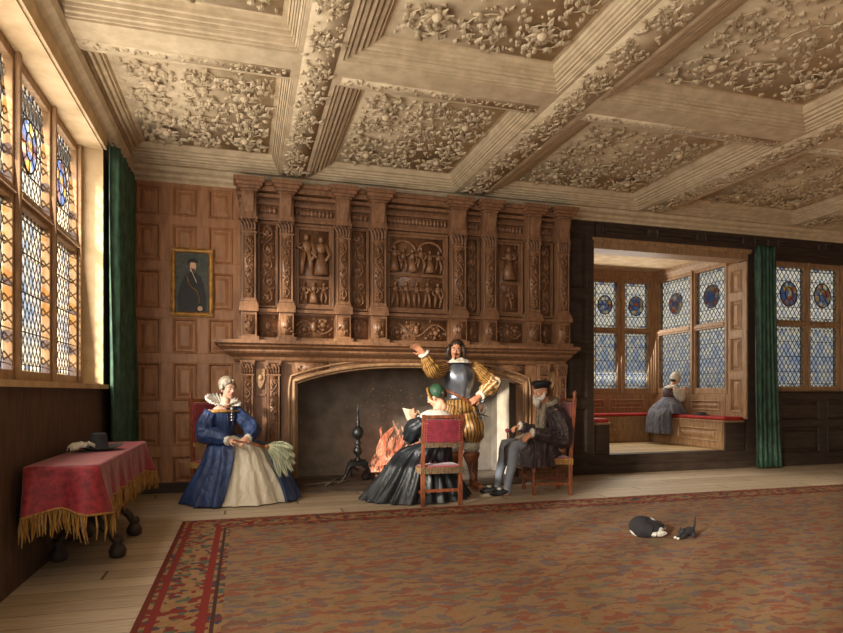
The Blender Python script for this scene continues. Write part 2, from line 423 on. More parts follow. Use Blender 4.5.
panelling(mb, PB, [(-1.19, -.93), (-.80, -.53), (-.41, -.13)], [(.10, .43), (.54, .95), (1.07, 1.51), (1.62, 2.03), (2.14, 2.58), (2.69, 3.12), (3.22, 3.56)])
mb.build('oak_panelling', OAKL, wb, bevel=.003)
mb = MB()                                                          # panelling right of the chimneypiece, shade put into its dark oak
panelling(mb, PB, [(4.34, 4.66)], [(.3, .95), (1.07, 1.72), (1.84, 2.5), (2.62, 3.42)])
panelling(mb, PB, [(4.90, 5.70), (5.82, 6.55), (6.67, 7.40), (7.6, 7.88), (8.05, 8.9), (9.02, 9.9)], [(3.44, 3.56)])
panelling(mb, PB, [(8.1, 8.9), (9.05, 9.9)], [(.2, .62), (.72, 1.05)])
mb.build('shaded_panelling', OAKD, wb, bevel=.003)
# moulded casing of the bay opening, pale lit beam under its head
mb = MB()
strip_profile(mb, [(0, 3.31), (.02, 3.31), (.025, 3.33), (.04, 3.34), (.04, 3.37), (0, 3.38)], (BX0 - .04, YW, 0), (BX1 + .04, YW, 0), (0, -1, 0))
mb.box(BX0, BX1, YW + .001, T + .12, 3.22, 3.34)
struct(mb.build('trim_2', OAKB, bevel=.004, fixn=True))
mb = MB()
mb.box(BX0 - .03, BX0, YW - .01, T + .02, BZ0, 3.3)
struct(mb.build('trim_3', OAKB, bevel=.004))
mb = MB()                                                          # skirting
mb.box(-1.28, -.12, YW - .05, YW, 0, .12); mb.box(4.32, 4.72, YW - .05, YW, 0, .14); mb.box(4.72, 12.5, YW - .04, YW, 0, .12)
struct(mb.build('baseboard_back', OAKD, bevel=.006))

# ------------------------------------------------------------------ left wall with the big window
LY0, LY1, LZ0, LZ1 = 3.05, 6.43, 1.24, 3.50
mb = MB(); XT = -1.72
def lbox(y0, y1, z0, z1, x1=XL): mb.box(XT, x1, y0, y1, z0, z1)
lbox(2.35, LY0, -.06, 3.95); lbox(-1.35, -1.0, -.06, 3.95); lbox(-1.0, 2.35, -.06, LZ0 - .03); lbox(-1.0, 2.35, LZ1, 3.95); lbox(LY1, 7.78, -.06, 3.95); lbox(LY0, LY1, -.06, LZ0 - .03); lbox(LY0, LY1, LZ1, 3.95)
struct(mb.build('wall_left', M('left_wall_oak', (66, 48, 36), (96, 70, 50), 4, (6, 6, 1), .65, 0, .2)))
mb = MB()
mb.box(-1.71, XL + .004, LY1 - .012, LY1, LZ0, LZ1); mb.box(-1.71, XL + .004, LY0, LY0 + .012, LZ0, LZ1)
mb.box(-1.71, XL + .004, LY0, LY1, LZ1 - .012, LZ1)
mb.box(-1.71, XL + .05, LY0 - .03, LY1 + .02, LZ0 - .04, LZ0)
mb.box(XL, XL + .03, LY0 - .02, LY1 + .03, LZ1, LZ1 + .16)
struct(mb.build('trim_4', PLASW))
mb = MB(); mb.box(12.5, 12.65, -1.2, 7.78, -.06, 3.95); struct(mb.build('unseen_wall_right', OAKD))  # unseen wall, added to keep sky light out and deepen contrast
mb = MB(); mb.box(3.2, 12.5, -1.35, -1.2, -.06, 3.95); struct(mb.build('unseen_wall_front', OAKD))  # unseen partial wall, added to cut sky light; left side open for sun
# glass
def glass(name, hue, cell, roundel=None, asp=1.0):
    t = NT(name); vec = t.coords('UV'); sx = t.n('ShaderNodeSeparateXYZ'); t.l(vec, sx.inputs[0])
    u, v = sx.outputs['X'], sx.outputs['Y']
    vv = t.math('DIVIDE', v, asp)
    a = t.math('FLOOR', t.math('MULTIPLY', t.math('ADD', u, vv), cell)); b = t.math('FLOOR', t.math('MULTIPLY', t.math('SUBTRACT', u, vv), cell))
    cb = t.n('ShaderNodeCombineXYZ'); t.l(a, cb.inputs[0]); t.l(b, cb.inputs[1])
    wn = t.n('ShaderNodeTexWhiteNoise', noise_dimensions='2D'); t.l(cb.outputs[0], wn.inputs[0])
    nz = t.noise(t.coords('Object'), 3, 3)
    k = t.math('ADD', t.math('MULTIPLY', wn.outputs[0], .45), t.math('MULTIPLY', nz, .55))
    col = t.ramp(k, hue)
    # border of small coloured quarries
    eu = t.math('MINIMUM', u, t.math('SUBTRACT', roundel[0], u)); ev = t.math('MINIMUM', v, t.math('SUBTRACT', roundel[1], v))
    e = t.math('LESS_THAN', t.math('MINIMUM', eu, ev), .045)
    vo = t.n('ShaderNodeTexVoronoi'); t.l(vec, vo.inputs['Vector']); vo.inputs['Scale'].default_value = 14
    sv = t.n('ShaderNodeSeparateXYZ'); t.l(vo.outputs['Color'], sv.inputs[0])
    bc = t.ramp(sv.outputs[0], [(0, (206, 200, 182)), (.4, (212, 210, 200)), (.62, (212, 210, 200)), (.70, (206, 178, 130)), (.8, (120, 134, 170)), (.88, (214, 212, 204))], 'CONSTANT')
    col = t.mix(e, col, bc)
    tr = t.n('ShaderNodeBsdfTransparent'); t.l(col, tr.inputs[0]); tl = t.n('ShaderNodeBsdfTranslucent'); t.l(col, tl.inputs[0])
    gl = t.n('ShaderNodeBsdfGlossy'); gl.inputs['Roughness'].default_value = .15
    m1 = t.n('ShaderNodeMixShader'); m1.inputs[0].default_value = .22; t.l(tr.outputs[0], m1.inputs[1]); t.l(tl.outputs[0], m1.inputs[2])
    m2 = t.n('ShaderNodeMixShader'); m2.inputs[0].default_value = .04; t.l(m1.outputs[0], m2.inputs[1]); t.l(gl.outputs[0], m2.inputs[2])
    t.l(m2.outputs[0], t.out.inputs[0]); return t.m
def medal(name):
    t = NT(name); vo = t.n('ShaderNodeTexVoronoi'); t.l(t.coords('Object'), vo.inputs['Vector']); vo.inputs['Scale'].default_value = 15
    sv = t.n('ShaderNodeSeparateXYZ'); t.l(vo.outputs['Color'], sv.inputs[0])
    col = t.ramp(sv.outputs[0], [(0, (168, 184, 222)), (.25, (244, 218, 160)), (.42, (160, 180, 222)), (.58, (226, 160, 136)), (.7, (250, 246, 230)), (.84, (176, 184, 210))], 'CONSTANT')
    tr = t.n('ShaderNodeBsdfTransparent'); t.l(col, tr.inputs[0]); tl = t.n('ShaderNodeBsdfTranslucent'); t.l(col, tl.inputs[0])
    m1 = t.n('ShaderNodeMixShader'); m1.inputs[0].default_value = .6; t.l(tr.outputs[0], m1.inputs[1]); t.l(tl.outputs[0], m1.inputs[2]); t.l(m1.outputs[0], t.out.inputs[0]); return t.m
MED = medal('stained_roundel')
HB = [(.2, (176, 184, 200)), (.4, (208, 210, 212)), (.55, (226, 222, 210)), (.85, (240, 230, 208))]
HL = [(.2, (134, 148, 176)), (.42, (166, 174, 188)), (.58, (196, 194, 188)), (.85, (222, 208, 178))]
GM = {}
def light_pane(parent, P, w, h, upper, seed, lead=.0075, dia=(.085, .13)):
    """one leaded light: P(a, z, o) maps width / height / outward offset"""
    key = (round(w, 2), round(h, 2), upper)
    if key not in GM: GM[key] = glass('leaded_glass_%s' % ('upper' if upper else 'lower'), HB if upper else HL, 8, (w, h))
    mb = MB(); vs = [P(0, 0, 0), P(w, 0, 0), P(w, h, 0), P(0, h, 0)]
    vs += [P(0, 0, .004), P(w, 0, .004), P(w, h, .004), P(0, h, .004)]
    uv = [(0, 0), (w, 0), (w, h), (0, h)]
    mb.add(vs, [(0, 1, 2, 3)], [uv])
    sub(mb.build('pane', GM[key], parent), parent)
    mb = MB(); dx, dz = dia
    def clipline(x0, z0, sgn):
        # line z = z0 + sgn * (dz/dx) * (x - x0)
        m = sgn * dz / dx; pts = []
        for x in (0, w):
            z = z0 + m * (x - x0)
            if -1e-6 <= z <= h + 1e-6: pts.append((x, z))
        for z in (0, h):
            x = x0 + (z - z0) / m
            if 1e-6 < x < w - 1e-6: pts.append((x, z))
        if len(pts) >= 2:
            a, b = pts[0], pts[1]
            if abs(a[0] - b[0]) + abs(a[1] - b[1]) > .02: mb.bar(P(a[0], a[1], .006), P(b[0], b[1], .006), lead, lead)
    n = int((w + h * dx / dz) / dx) + 2
    for k in range(n + 1):
        clipline(k * dx, 0, -1); clipline(w - k * dx, 0, 1)
    for k in range(1, 4):
        mb.bar(P(0, h * k / 4, .01), P(w, h * k / 4, .01), .008, .008)
    e = .05
    for a, b in (((e, 0), (e, h)), ((w - e, 0), (w - e, h)), ((0, e), (w, e)), ((0, h - e), (w, h - e))): mb.bar(P(a[0], a[1], .006), P(b[0], b[1], .006), lead * 1.2, lead)
    mb.build('leading', LEAD, parent)
    if upper:
        mb = MB(); r = min(w * .30, .17); cz = h * .5; rings = []
        for rr, oo in ((.001, .02), (r * .5, .02), (r, .018), (r, .002)):
            rings.append([P(w / 2 + rr * math.cos(t * PI / 12), cz + rr * 1.15 * math.sin(t * PI / 12), oo) for t in range(24)])
        mb.loft(rings); ro = sub(mb.build('roundel', MED, parent), parent)
        mb = MB(); mb.tube([P(w / 2 + r * math.cos(t * PI / 12), cz + r * 1.15 * math.sin(t * PI / 12), .014) for t in range(25)], .01, 6)
        mb.tube([P(w / 2 + r * .45 * math.cos(t * PI / 12), cz + r * .6 * math.sin(t * PI / 12), .022) for t in range(25)], .006, 5)
        for k in range(8):
            a = k * PI / 4; mb.bar(P(w / 2 + r * .45 * math.cos(a), cz + r * .6 * math.sin(a), .022), P(w / 2 + r * math.cos(a), cz + r * 1.15 * math.sin(a), .02), .007, .006)
        mb.build('roundel_leading', LEAD, ro)
def window(name, P, cols, z0, zt, z1, mat, fw=.07, dep=.1, **k):
    """cols = spans of the lights; transom at zt; P(a, z, o)"""
    win = bpy.data.objects.new(name, None); C.objects.link(win); win['kind'] = 'structure'
    base = P(cols[0][0], z0, 0); win.location = base; win['_o'] = tuple(base)
    mb = MB(); A0, A1 = cols[0][0] - fw, cols[-1][1] + fw
    def bx(a, b, c, d, o0, o1):
        vs = [P(x, z, o) for o in (o0, o1) for z in (c, d) for x in (a, b)]
        mb.add(vs, [(0, 2, 3, 1), (4, 5, 7, 6), (0, 1, 5, 4), (2, 6, 7, 3), (0, 4, 6, 2), (1, 3, 7, 5)])
    h = dep / 2
    ea = [A0] + [e for s in cols for e in s] + [A1]
    for q in range(0, len(ea), 2):
        bx(ea[q], ea[q + 1], z0 - fw, z1 + fw, -h, h)
        m = (ea[q] + ea[q + 1]) / 2; bx(m - .02, m + .02, z0 - fw, z1 + fw, h, h + .035)
    for s in cols:
        for c, d in ((z0 - fw, z0), (zt - .05, zt + .05), (z1, z1 + fw)): bx(s[0], s[1], c, d, -h, h)
        bx(s[0], s[1], zt - .018, zt + .018, h, h + .03)
    mb.build('window_frame', mat, win, bevel=.006, fixn=True)
    for q, s in enumerate(cols):
        for up, (c, d) in ((False, (z0, zt - .05)), (True, (zt + .05, z1))):
            light_pane(win, (lambda a, z, o, s=s, c=c: P(s[0] + a, c + z, o)), s[1] - s[0], d - c, up, q, **k)
    return win
# left window (looking onto it from +X): width runs along Y
window('window_1', lambda a, z, o: V((-1.56 + o, a, z)), [(3.15, 3.88), (3.98, 4.70), (4.80, 5.52), (5.62, 6.33)], LZ0 + .08, 2.53, LZ1 - .08, OAKB, .07, .12, lead=.006)
window('unseen_window_5', lambda a, z, o: V((-1.56 + o, a, z)), [(-.9, -.18), (-.08, .64), (.74, 1.46), (1.56, 2.25)], LZ0 + .08, 2.53, LZ1 - .08, OAKB, .07, .12, lead=.006)  # unseen window, added so the near sun also passes through glass
window('window_2', lambda a, z, o: V((a, 7.70 - o, z)), [(8.09, 8.69), (8.79, 9.39), (9.49, 10.3)], WZ0 + .08, 2.27, WZ1 - .08, OAKB, .09, .1)
# ------------------------------------------------------------------ bay
YB = 9.85; XBL = 4.45
mb = MB(); mb.box(XBL - .15, 7.7, T, YB + .12, .2, BZ0)
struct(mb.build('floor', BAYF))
mb = MB(); mb.box(XBL - .15, 7.7, T, YB + .12, 3.42, 3.55)
struct(mb.build('ceiling', PLASW))
mb = MB()
mb.box(XBL - .15, 7.7, YB, YB + .12, .2, 1.17); mb.box(XBL - .15, 7.7, YB, YB + .12, 3.32, 3.45)
mb.box(XBL - .15, XBL, T, YB, .2, 3.45); mb.box(7.44, 7.64, YB - .08, YB + .12, 1.1, 3.45)
mb.box(7.5, 7.64, T, YB, .2, 1.17); mb.box(7.5, 7.64, T, YB, 3.32, 3.45); mb.box(7.5, 7.64, T, 7.98, 1.17, 3.32)
bw = struct(mb.build('wall_back', OAKB)); bw['_o'] = (0, 0, 0)
mb = MB()
panelling(mb, lambda a, z, o: V((7.5 - o, a, z)), [(7.70, 7.93)], [(.85, 1.38), (1.50, 2.03), (2.15, 2.62), (2.74, 3.1)])
panelling(mb, lambda a, z, o: V((7.5 - o, a, z)), [(8.15, 8.85), (9.0, 9.6)], [(.86, 1.03)], dep=.02)
panelling(mb, lambda a, z, o: V((a, YB - o, z)), [(4.7, 5.5), (5.65, 6.4), (6.55, 7.25)], [(.86, 1.03)], dep=.02)
mb.build('oak_panelling', OAKB, bw, bevel=.003)
mb = MB()
strip_profile(mb, [(0, 3.27), (.03, 3.27), (.05, 3.31), (.09, 3.35), (.11, 3.42), (0, 3.42)], (XBL, YB, 0), (7.5, YB, 0), (0, -1, 0))
strip_profile(mb, [(0, 3.27), (.03, 3.27), (.05, 3.31), (.09, 3.35), (.11, 3.42), (0, 3.42)], (7.5, T, 0), (7.5, YB, 0), (-1, 0, 0))
struct(mb.build('trim_5', OAKB, fixn=True))
window('window_3', lambda a, z, o: V((a, YB + .04 - o, z)), [(4.62, 5.28), (5.40, 6.06), (6.20, 6.70), (6.86, 7.38)], 1.24, 2.32, 3.22, OAKB, .1, .1)
window('window_4', lambda a, z, o: V((7.54 - o, a, z)), [(8.06, 8.74), (8.86, 9.7)], 1.24, 2.28, 3.22, OAKB, .1, .1)
# window seat: three benches with one cushion each
def bench(name, x0, x1, y0, y1, label, face):
    t = thing(name, label, 'window seat', (x0, y0, BZ0), 'panelled benches round the bay')
    mb = MB(); mb.box(x0, x1, y0, y1, BZ0, .70); mb.build('bench_box', OAKB, t, bevel=.006)
    mb = MB()
    if face == 'R': panelling(mb, lambda a, z, o: V((x0 - o, a, z)), [(y0 + .12, (y0 + y1) / 2 - .06), ((y0 + y1) / 2 + .06, y1 - .12)], [(.39, .60)], dep=.02)
    if face == 'B': panelling(mb, lambda a, z, o: V((a, y0 - o, z)), [(x0 + .15, x0 + .8), (x0 + .92, x0 + 1.5), (x0 + 1.62, x1 - .6)], [(.39, .60)], dep=.02)
    if mb.v: mb.build('front_panel', OAKB, t, bevel=.003)
    if face != 'B':
        mb = MB(); mb.box(x0, x1, y0 - .03, y0, BZ0, .70); mb.build('end_board', OAKD, t, bevel=.004)
    mb = MB(); mb.box(x0 - (.03 if face == 'R' else 0), x1 + (.03 if face == 'L' else 0), y0 - .03, y1, .70, .73); mb.build('seat_board', OAKB, t, bevel=.006)
    return t
bench('window_bench', 7.10, 7.465, 7.66, 9.82, 'panelled oak bench in the bay with the girl in the white bonnet on it', 'R')
bench('window_bench', XBL, 7.06, 9.40, 9.82, 'panelled oak bench along the back of the bay below the far windows', 'B')
bench('window_bench', XBL, 5.06, 7.66, 9.36, 'dark-ended bench of the bay nearest to the fireplace', 'L')
def cushion(x0, x1, y0, y1, label):
    mb = MB(); mb.box(x0, x1, y0, y1, .731, .785)
    tag(mb.build('seat_cushion', CUSH, bevel=.02, org=(x0, y0, .731)), label, 'cushion', 'red cushions in the bay')
cushion(7.09, 7.46, 7.64, 9.81, 'long red cushion under the girl in the white bonnet')
cushion(XBL + .02, 7.06, 9.38, 9.81, 'thin red cushion on the bench below the far bay windows')
cushion(XBL + .02, 5.06, 7.64, 9.35, 'short end of red cushion on the bay bench nearest the fireplace')
# ================================================================== chimneypiece
ch = thing('chimneypiece', 'tall carved oak chimneypiece with wide mantel shelf and figure panels above the hearth', 'fireplace', (2.1, YW, 0))
YF = 7.36                                # face of the lower stage
def arch(x):
    t = (x - 2.085) / 1.475; t = max(-1, min(1, t)); return 1.27 + .215 * (1 - abs(t) ** 2.6)
# lintel with four-centred arch
mb = MB(); N = 40; x0, x1 = .42, 3.75
low = [(x0, 1.0)] + [(.61, 1.0)] + [(.61 + (3.56 - .61) * k / N, arch(.61 + (3.56 - .61) * k / N)) for k in range(N + 1)] + [(3.56, 1.0), (x1, 1.0)]
low[0] = (x0, .14); low[1] = (.61, .14); low[-2] = (3.56, .14); low[-1] = (x1, .14)
top = [(x, 1.56) for x, _ in low]
vs = []; fs = []
for (x, z), (_, zt) in zip(low, top): vs += [(x, YF, z), (x, YF, zt), (x, YW - .01, z), (x, YW - .01, zt)]
for k in range(len(low) - 1):
    a, b = 4 * k, 4 * k + 4
    if abs(low[k + 1][0] - low[k][0]) < 1e-6: fs.append((a, b, b + 2, a + 2)); continue
    fs += [(a, b, b + 1, a + 1), (a + 2, a + 3, b + 3, b + 2), (a, a + 2, b + 2, b), (a + 1, b + 1, b + 3, a + 3)]
mb.add(vs, fs)
lint = sub(mb.build('arched_lintel', OAK, ch, fixn=True), ch)
mb = MB(); path = [(.57, .14), (.57, 1.22)] + [(.57 + 3.03 * k / N, arch(.61 + 2.95 * k / N) + .03) for k in range(N + 1)] + [(3.60, 1.22), (3.60, .14)]
for off, r, dy in ((0, .024, 0), (.06, .014, 0), (-.03, .012, .02)):
    mb.tube([V((x + (-1 if x < 2.08 else 1) * off * (1 if z < 1.25 else .6), YF - .012 + dy, z + (off if z >= 1.25 else 0))) for x, z in path], r, 6)
mb.build('arch_moulding', OAKB, lint, smooth=True)
for s in (-1, 1):
    mb = MB()
    relief(mb, (2.085 + s * 1.3 - .2, YF, 1.40), (1, 0, 0), (0, 0, 1), .4, .13, .04, 1.6, .02, 3 + s, False)
    relief(mb, (2.085 + s * .75 - .3, YF, 1.485), (1, 0, 0), (0, 0, 1), .6, .06, .03, 1.6, .015, 9 + s, False)
    mb.build('spandrel_carving', OAK, lint, smooth=True)
# side piers of the lower stage
def pil(parent, x0, x1, y, z0, z1, seed, name='pilaster', base=.07, cap=.13):
    mb = MB(); w_ = x1 - x0
    mb.box(x0, x1, y, YF + .02, z0, z1)
    for dz, e in ((0, .03), (base * .45, .018), (base * .8, .008)): mb.box(x0 - e, x1 + e, y - e, YF + .01, z0 + dz, z0 + dz + base * (.45 if dz == 0 else .3))
    mb.box(x0 - .012, x1 + .012, y - .012, YF + .01, z1 - cap - .02, z1 - cap); mb.box(x0 - .02, x1 + .02, y - .022, YF + .01, z1 - .03, z1)
    mb.box(x0 + .0, x0 + .018, y - .01, y, z0 + base, z1 - cap - .02); mb.box(x1 - .018, x1, y - .01, y, z0 + base, z1 - cap - .02)
    p = sub(mb.build(name, OAK, parent, bevel=.003), ch)
    mb = MB(); relief(mb, (x0 + .02, y, z0 + base + .02), (1, 0, 0), (0, 0, 1), w_ - .04, z1 - z0 - base - cap - .06, .045, 1.2, .022, seed, False, .3, True)
    zc = z1 - cap; mb.box(x0 + .02, x1 - .02, y - .003, y + .003, z1 - cap - .06, z1 - .03)
    for k in range(5):
        a = (k + .5) / 5; leaf(mb, V((x0 + w_ * a, y - .004, zc)), V(((a - .5) * .4, -.3, 1)), V((0, -1, .2)), cap * .8, w_ * .12, .03)
    for s in (-1, 1): mb.ell(((x0 + x1) / 2 + s * w_ * .48, y - .012, z1 - .05), (.024, .02, .026), 8, 6)
    mb.build('leaf_carving', OAK, p, smooth=True)
    return p
for (a, b, sd) in ((-.03, .10, 1), (.26, .40, 2), (3.76, 3.90, 3), (4.03, 4.16, 4)):
    pil(ch, a, b, YF - .07, .14, 1.54, 100 + sd, 'jamb_pilaster', .12, .16)
for (a, b, sd) in ((.10, .26, 5), (3.90, 4.03, 6)):
    mb = MB(); mb.box(a, b, YF, YW, .14, 1.54)
    for q, o in ((.0, .02),): mb.box(a + .005, a + .025, YF - o, YF, .2, 1.5); mb.box(b - .025, b - .005, YF - o, YF, .2, 1.5); mb.box(a, b, YF - o, YF, 1.12, 1.15); mb.box(a, b, YF - o, YF, .2, .24)
    p = sub(mb.build('jamb_panel', OAK, ch, bevel=.003), ch)
    mb = MB(); cx_ = (a + b) / 2                                        # shield
    mb.prism([(cx_ - .05, 1.44), (cx_ + .05, 1.44), (cx_ + .05, 1.32), (cx_ + .03, 1.25), (cx_, 1.21), (cx_ - .03, 1.25), (cx_ - .05, 1.32)], YF - .035, YF)
    mb.ell((cx_, YF - .04, 1.34), (.025, .015, .035), 8, 6)
    mb.build('carved_shield', OAKB, p, bevel=.006)
for a, b in ((-.09, .57), (3.61, 4.22)):
    mb = MB(); mb.box(a, b, YF - .12, YW, 0, .10); mb.box(a + .02, b - .02, YF - .1, YW, .10, .14); mb.build('plinth', OAK, ch, bevel=.006)
# mantel shelf: stepped moulding returning at both ends
mb = MB(); PF = [(.12, 1.53), (.14, 1.55), (.15, 1.58), (.22, 1.62), (.24, 1.64), (.24, 1.66), (.30, 1.69), (.31, 1.71), (.35, 1.725), (.35, 1.765)]
rings = []
for o, z in PF: rings.append([V((.02 - o, YW, z)), V((.02 - o, YF + .1 - o, z)), V((4.10 + o * .5, YF + .1 - o, z)), V((4.10 + o * .5, YW, z))])
mb.loft(rings, True, True)
sh = sub(mb.build('mantel_shelf', OAK, ch, bevel=.003, fixn=True), ch)
# overmantel
YO_ = 7.42
mb = MB(); mb.box(-.05, 4.16, YO_, YW, 1.765, 3.58); mb.build('overmantel_back', OAK, ch)
pils = [(242, 256), (280, 293), (337, 350), (372, 386), (452, 466), (484, 496), (528, 540), (558, 569)]
PX = [(XU(a, 7.27), XU(b, 7.27)) for a, b in pils]
ZL0, ZL1, ZP1, ZE = 1.765, 2.12, 3.20, 3.58
for k, (a, b) in enumerate(PX):
    pil(ch, a, b, 7.27, ZL1 + .03, ZP1, 20 + k, 'pilaster', .09, .17)
    mb = MB()                                                        # pedestal, bracket and cornice break
    mb.box(a - .01, b + .01, 7.25, YO_, ZL0, ZL1 + .03); mb.box(a - .035, b + .035, 7.215, YO_, ZL0, ZL0 + .05); mb.box(a - .03, b + .03, 7.22, YO_, ZL1 - .02, ZL1 + .03)
    pd = sub(mb.build('pedestal', OAK, ch, bevel=.004), ch)
    mb = MB(); relief(mb, ((a + .01), 7.25, ZL0 + .07), (1, 0, 0), (0, 0, 1), b - a - .02, .23, .05, 2, .03, 60 + k, False); mb.ell(((a + b) / 2, 7.245, ZL0 + .19), (.03, .02, .045), 8, 6)
    mb.build('mask_carving', OAK, pd, smooth=True)
    mb = MB()
    mb.box(a - .005, b + .005, 7.25, YO_, ZP1, 3.50)
    c = (a + b) / 2; hw = (b - a) * .33
    pr = [(7.25, 3.47), (7.17, 3.46), (7.165, 3.41), (7.19, 3.36), (7.22, 3.30), (7.225, 3.25), (7.25, 3.22)]
    for s in range(1): mb.loft([[V((c - hw, y, z)) for y, z in pr], [V((c + hw, y, z)) for y, z in pr]])
    for e, zz, h in ((.02, 3.48, .03), (.045, 3.51, .03), (.07, 3.54, .04), (.095, 3.58, .05)): mb.box(a - e, b + e, 7.25 - e, YO_, zz, zz + h)
    mb.build('bracket', OAK, ch, bevel=.004, fixn=True)
# entablature between
mb = MB()
for e, zz, h in ((.05, ZP1, .03), (.02, ZP1 + .03, .05), (.05, 3.38, .04), (.09, 3.46, .04), (.13, 3.52, .06), (.16, 3.58, .05)): mb.box(-.05 - e * .3, 4.16 + e * .3, YO_ - e, YW, zz, zz + h)
en = sub(mb.build('entablature', OAK, ch, bevel=.004), ch)
mb = MB()
for k in range(len(PX) - 1):
    a, b = PX[k][1] + .03, PX[k + 1][0] - .03
    n = max(2, int((b - a) / .045)); mb.box(a, b, YO_ - .035, YO_ + .01, 3.30, 3.345)
    for q in range(n): c = a + (q + .5) * (b - a) / n; mb.ell((c, YO_ - .025, 3.325), ((b - a) / n * .38, .022, .045), 6, 6)
mb.build('frieze_gadroons', OAK, en, smooth=True)
mb = MB()
mb.box(-.06, 4.17, YO_ - .10, YO_, ZL0, ZL0 + .045); mb.box(-.06, 4.17, YO_ - .10, YO_, ZL1 - .01, ZL1 + .03); mb.box(-.06, 4.17, YO_ - .06, YO_, ZL1 - .03, ZL1 - .01)
mb.build('lower_rail', OAK, ch, bevel=.004)
kinds = ['leaf', 'couple', 'leaf', 'scene', 'leaf', 'single', 'leaf']
for k, kd in enumerate(kinds):
    a, b = PX[k][1] + .02, PX[k + 1][0] - .02; z0, z1 = ZL1 + .05, ZP1 - .02; w_ = b - a
    mb = MB(); yf = YO_
    st = .024 if w_ < .4 else .06
    for e, o in ((0, .05), (st * .45, .03)):
        i0 = e; i1 = st * .45 if e == 0 else st
        mb.box(a + i0, a + i1, yf - o, yf, z0 + i0, z1 - i0); mb.box(b - i1, b - i0, yf - o, yf, z0 + i0, z1 - i0)
        mb.box(a + i1, b - i1, yf - o, yf, z0 + i0, z0 + i1); mb.box(a + i1, b - i1, yf - o, yf, z1 - i1, z1 - i0)
    if kd in ('couple', 'scene', 'single'):
        zm = z0 + (.36 if kd == 'couple' else .46 if kd == 'scene' else .42)
        mb.box(a + st, b - st, yf - .04, yf, zm, zm + .035)
    pn = sub(mb.build('carved_panel', OAK, ch, bevel=.003), ch)
    mb = MB(); ex, ez = (1, 0, 0), (0, 0, 1); c = (a + b) / 2; mb.box(a + st, b - st, yf - .003, yf + .003, z0 + st, z1 - st)
    if kd == 'leaf':
        relief(mb, (a + st, yf, z0 + st), ex, ez, w_ - 2 * st, z1 - z0 - 2 * st, .06, 1.8, .03, 70 + k, False, .25, True)
        for q in range(5):
            zz = z0 + st + (q + .5) * (z1 - z0 - 2 * st) / 5; mb.ell((c, yf - .02, zz), (.03, .03, .04), 8, 6)
            for s in (-1, 1): mb.tube([V((c, yf - .02, zz - .06)), V((c + s * w_ * .22, yf - .035, zz - .02)), V((c + s * w_ * .16, yf - .03, zz + .05)), V((c + s * .02, yf - .02, zz + .04))], [.014, .012, .01, .006], 6)
    elif kd == 'couple':
        manikin(mb, (c - w_ * .19, yf, zm + .045), ex, ez, .50, 3, False); manikin(mb, (c + w_ * .17, yf, zm + .045), ex, ez, .48, 4)
        relief(mb, (a + st, yf, zm + .55), ex, ez, w_ - 2 * st, z1 - st - zm - .56, .05, 1.6, .03, 5, False)
        for q in range(3): manikin(mb, (a + st + (q + .5) * (w_ - 2 * st) / 3, yf, z0 + st + .01), ex, ez, zm - z0 - st - .04, q + 8, q == 1)
    elif kd == 'scene':
        for q in range(6): manikin(mb, (a + st + (q + .5) * (w_ - 2 * st) / 6, yf, zm + .05), ex, ez, .30 if q % 3 else .34, q + 20, q % 2 == 0)
        for s in (-1, 1):
            cc = c + s * (w_ / 2 - st) * .5; rr = (w_ / 2 - st) * .45
            mb.tube([V((cc + rr * math.cos(t * PI / 12), yf - .02, zm + .32 + rr * .8 * math.sin(t * PI / 12))) for t in range(13)], .018, 6)
        for q in range(5): manikin(mb, (a + st + (q + .5) * (w_ - 2 * st) / 5, yf, z0 + st + .01), ex, ez, zm - z0 - st - .07, q + 40, False)
        relief(mb, (a + st, yf, zm - .07), ex, ez, w_ - 2 * st, .07, .03, 1.6, .02, 6, False)
    else:
        manikin(mb, (c, yf, zm + .05), ex, ez, .46, 33, True); manikin(mb, (c, yf, z0 + st + .01), ex, ez, zm - z0 - st - .04, 34, False)
        for s in (-1, 1): relief(mb, (c + s * w_ * .27 - .05, yf, z0 + st), ex, ez, .1, z1 - z0 - 2 * st, .04, 1.4, .025, 88 + s, False)
    mb.build('figure_carving' if kd != 'leaf' else 'foliage_carving', OAK, pn, smooth=True)
    mb = MB(); relief(mb, (a, YO_, ZL0 + .06), ex, ez, w_, ZL1 - ZL0 - .10, .05, 1.2, .025, 90 + k, False, .3, w_ > .3)
    mb.ell((c, YO_ - .02, ZL0 + .19), (.04, .03, .06), 8, 6)
    mb.build('frieze_carving', OAK, ch, smooth=True)
# firebox: sooty back, right cheek with sunlight put into its pale colour, stone hearth
mb = MB(); mb.box(FX0 - .1, FX1 + .12, 8.42, 8.52, 0, 2.6); mb.box(FX0 - .1, FX0, T, 8.42, 0, 2.6); mb.box(FX0 - .1, FX1 + .12, T, 8.42, 2.6, 2.7); mb.box(FX1, FX1 + .12, 8.2, 8.42, 0, 2.6)
mb.box(FX0, FX1, T - .01, T + .05, 1.52, 2.6)
fbx = struct(mb.build('wall_back', SOOT)); fbx['_o'] = (0, 0, 0)
mb = MB(); mb.box(FX1, FX1 + .12, T, 8.2, 0, 2.6); mb.build('painted_sun_cheek', CHEEK, fbx)
mb = MB(); mb.box(FX0, FX1, T, 8.45, -.05, .0); mb.box(.61, 3.56, 7.05, 8.42, .0, .012)
struct(mb.build('trim_6', M('hearth_slab', (92, 82, 72), (130, 116, 100), 5, rough=.8), bevel=.003))

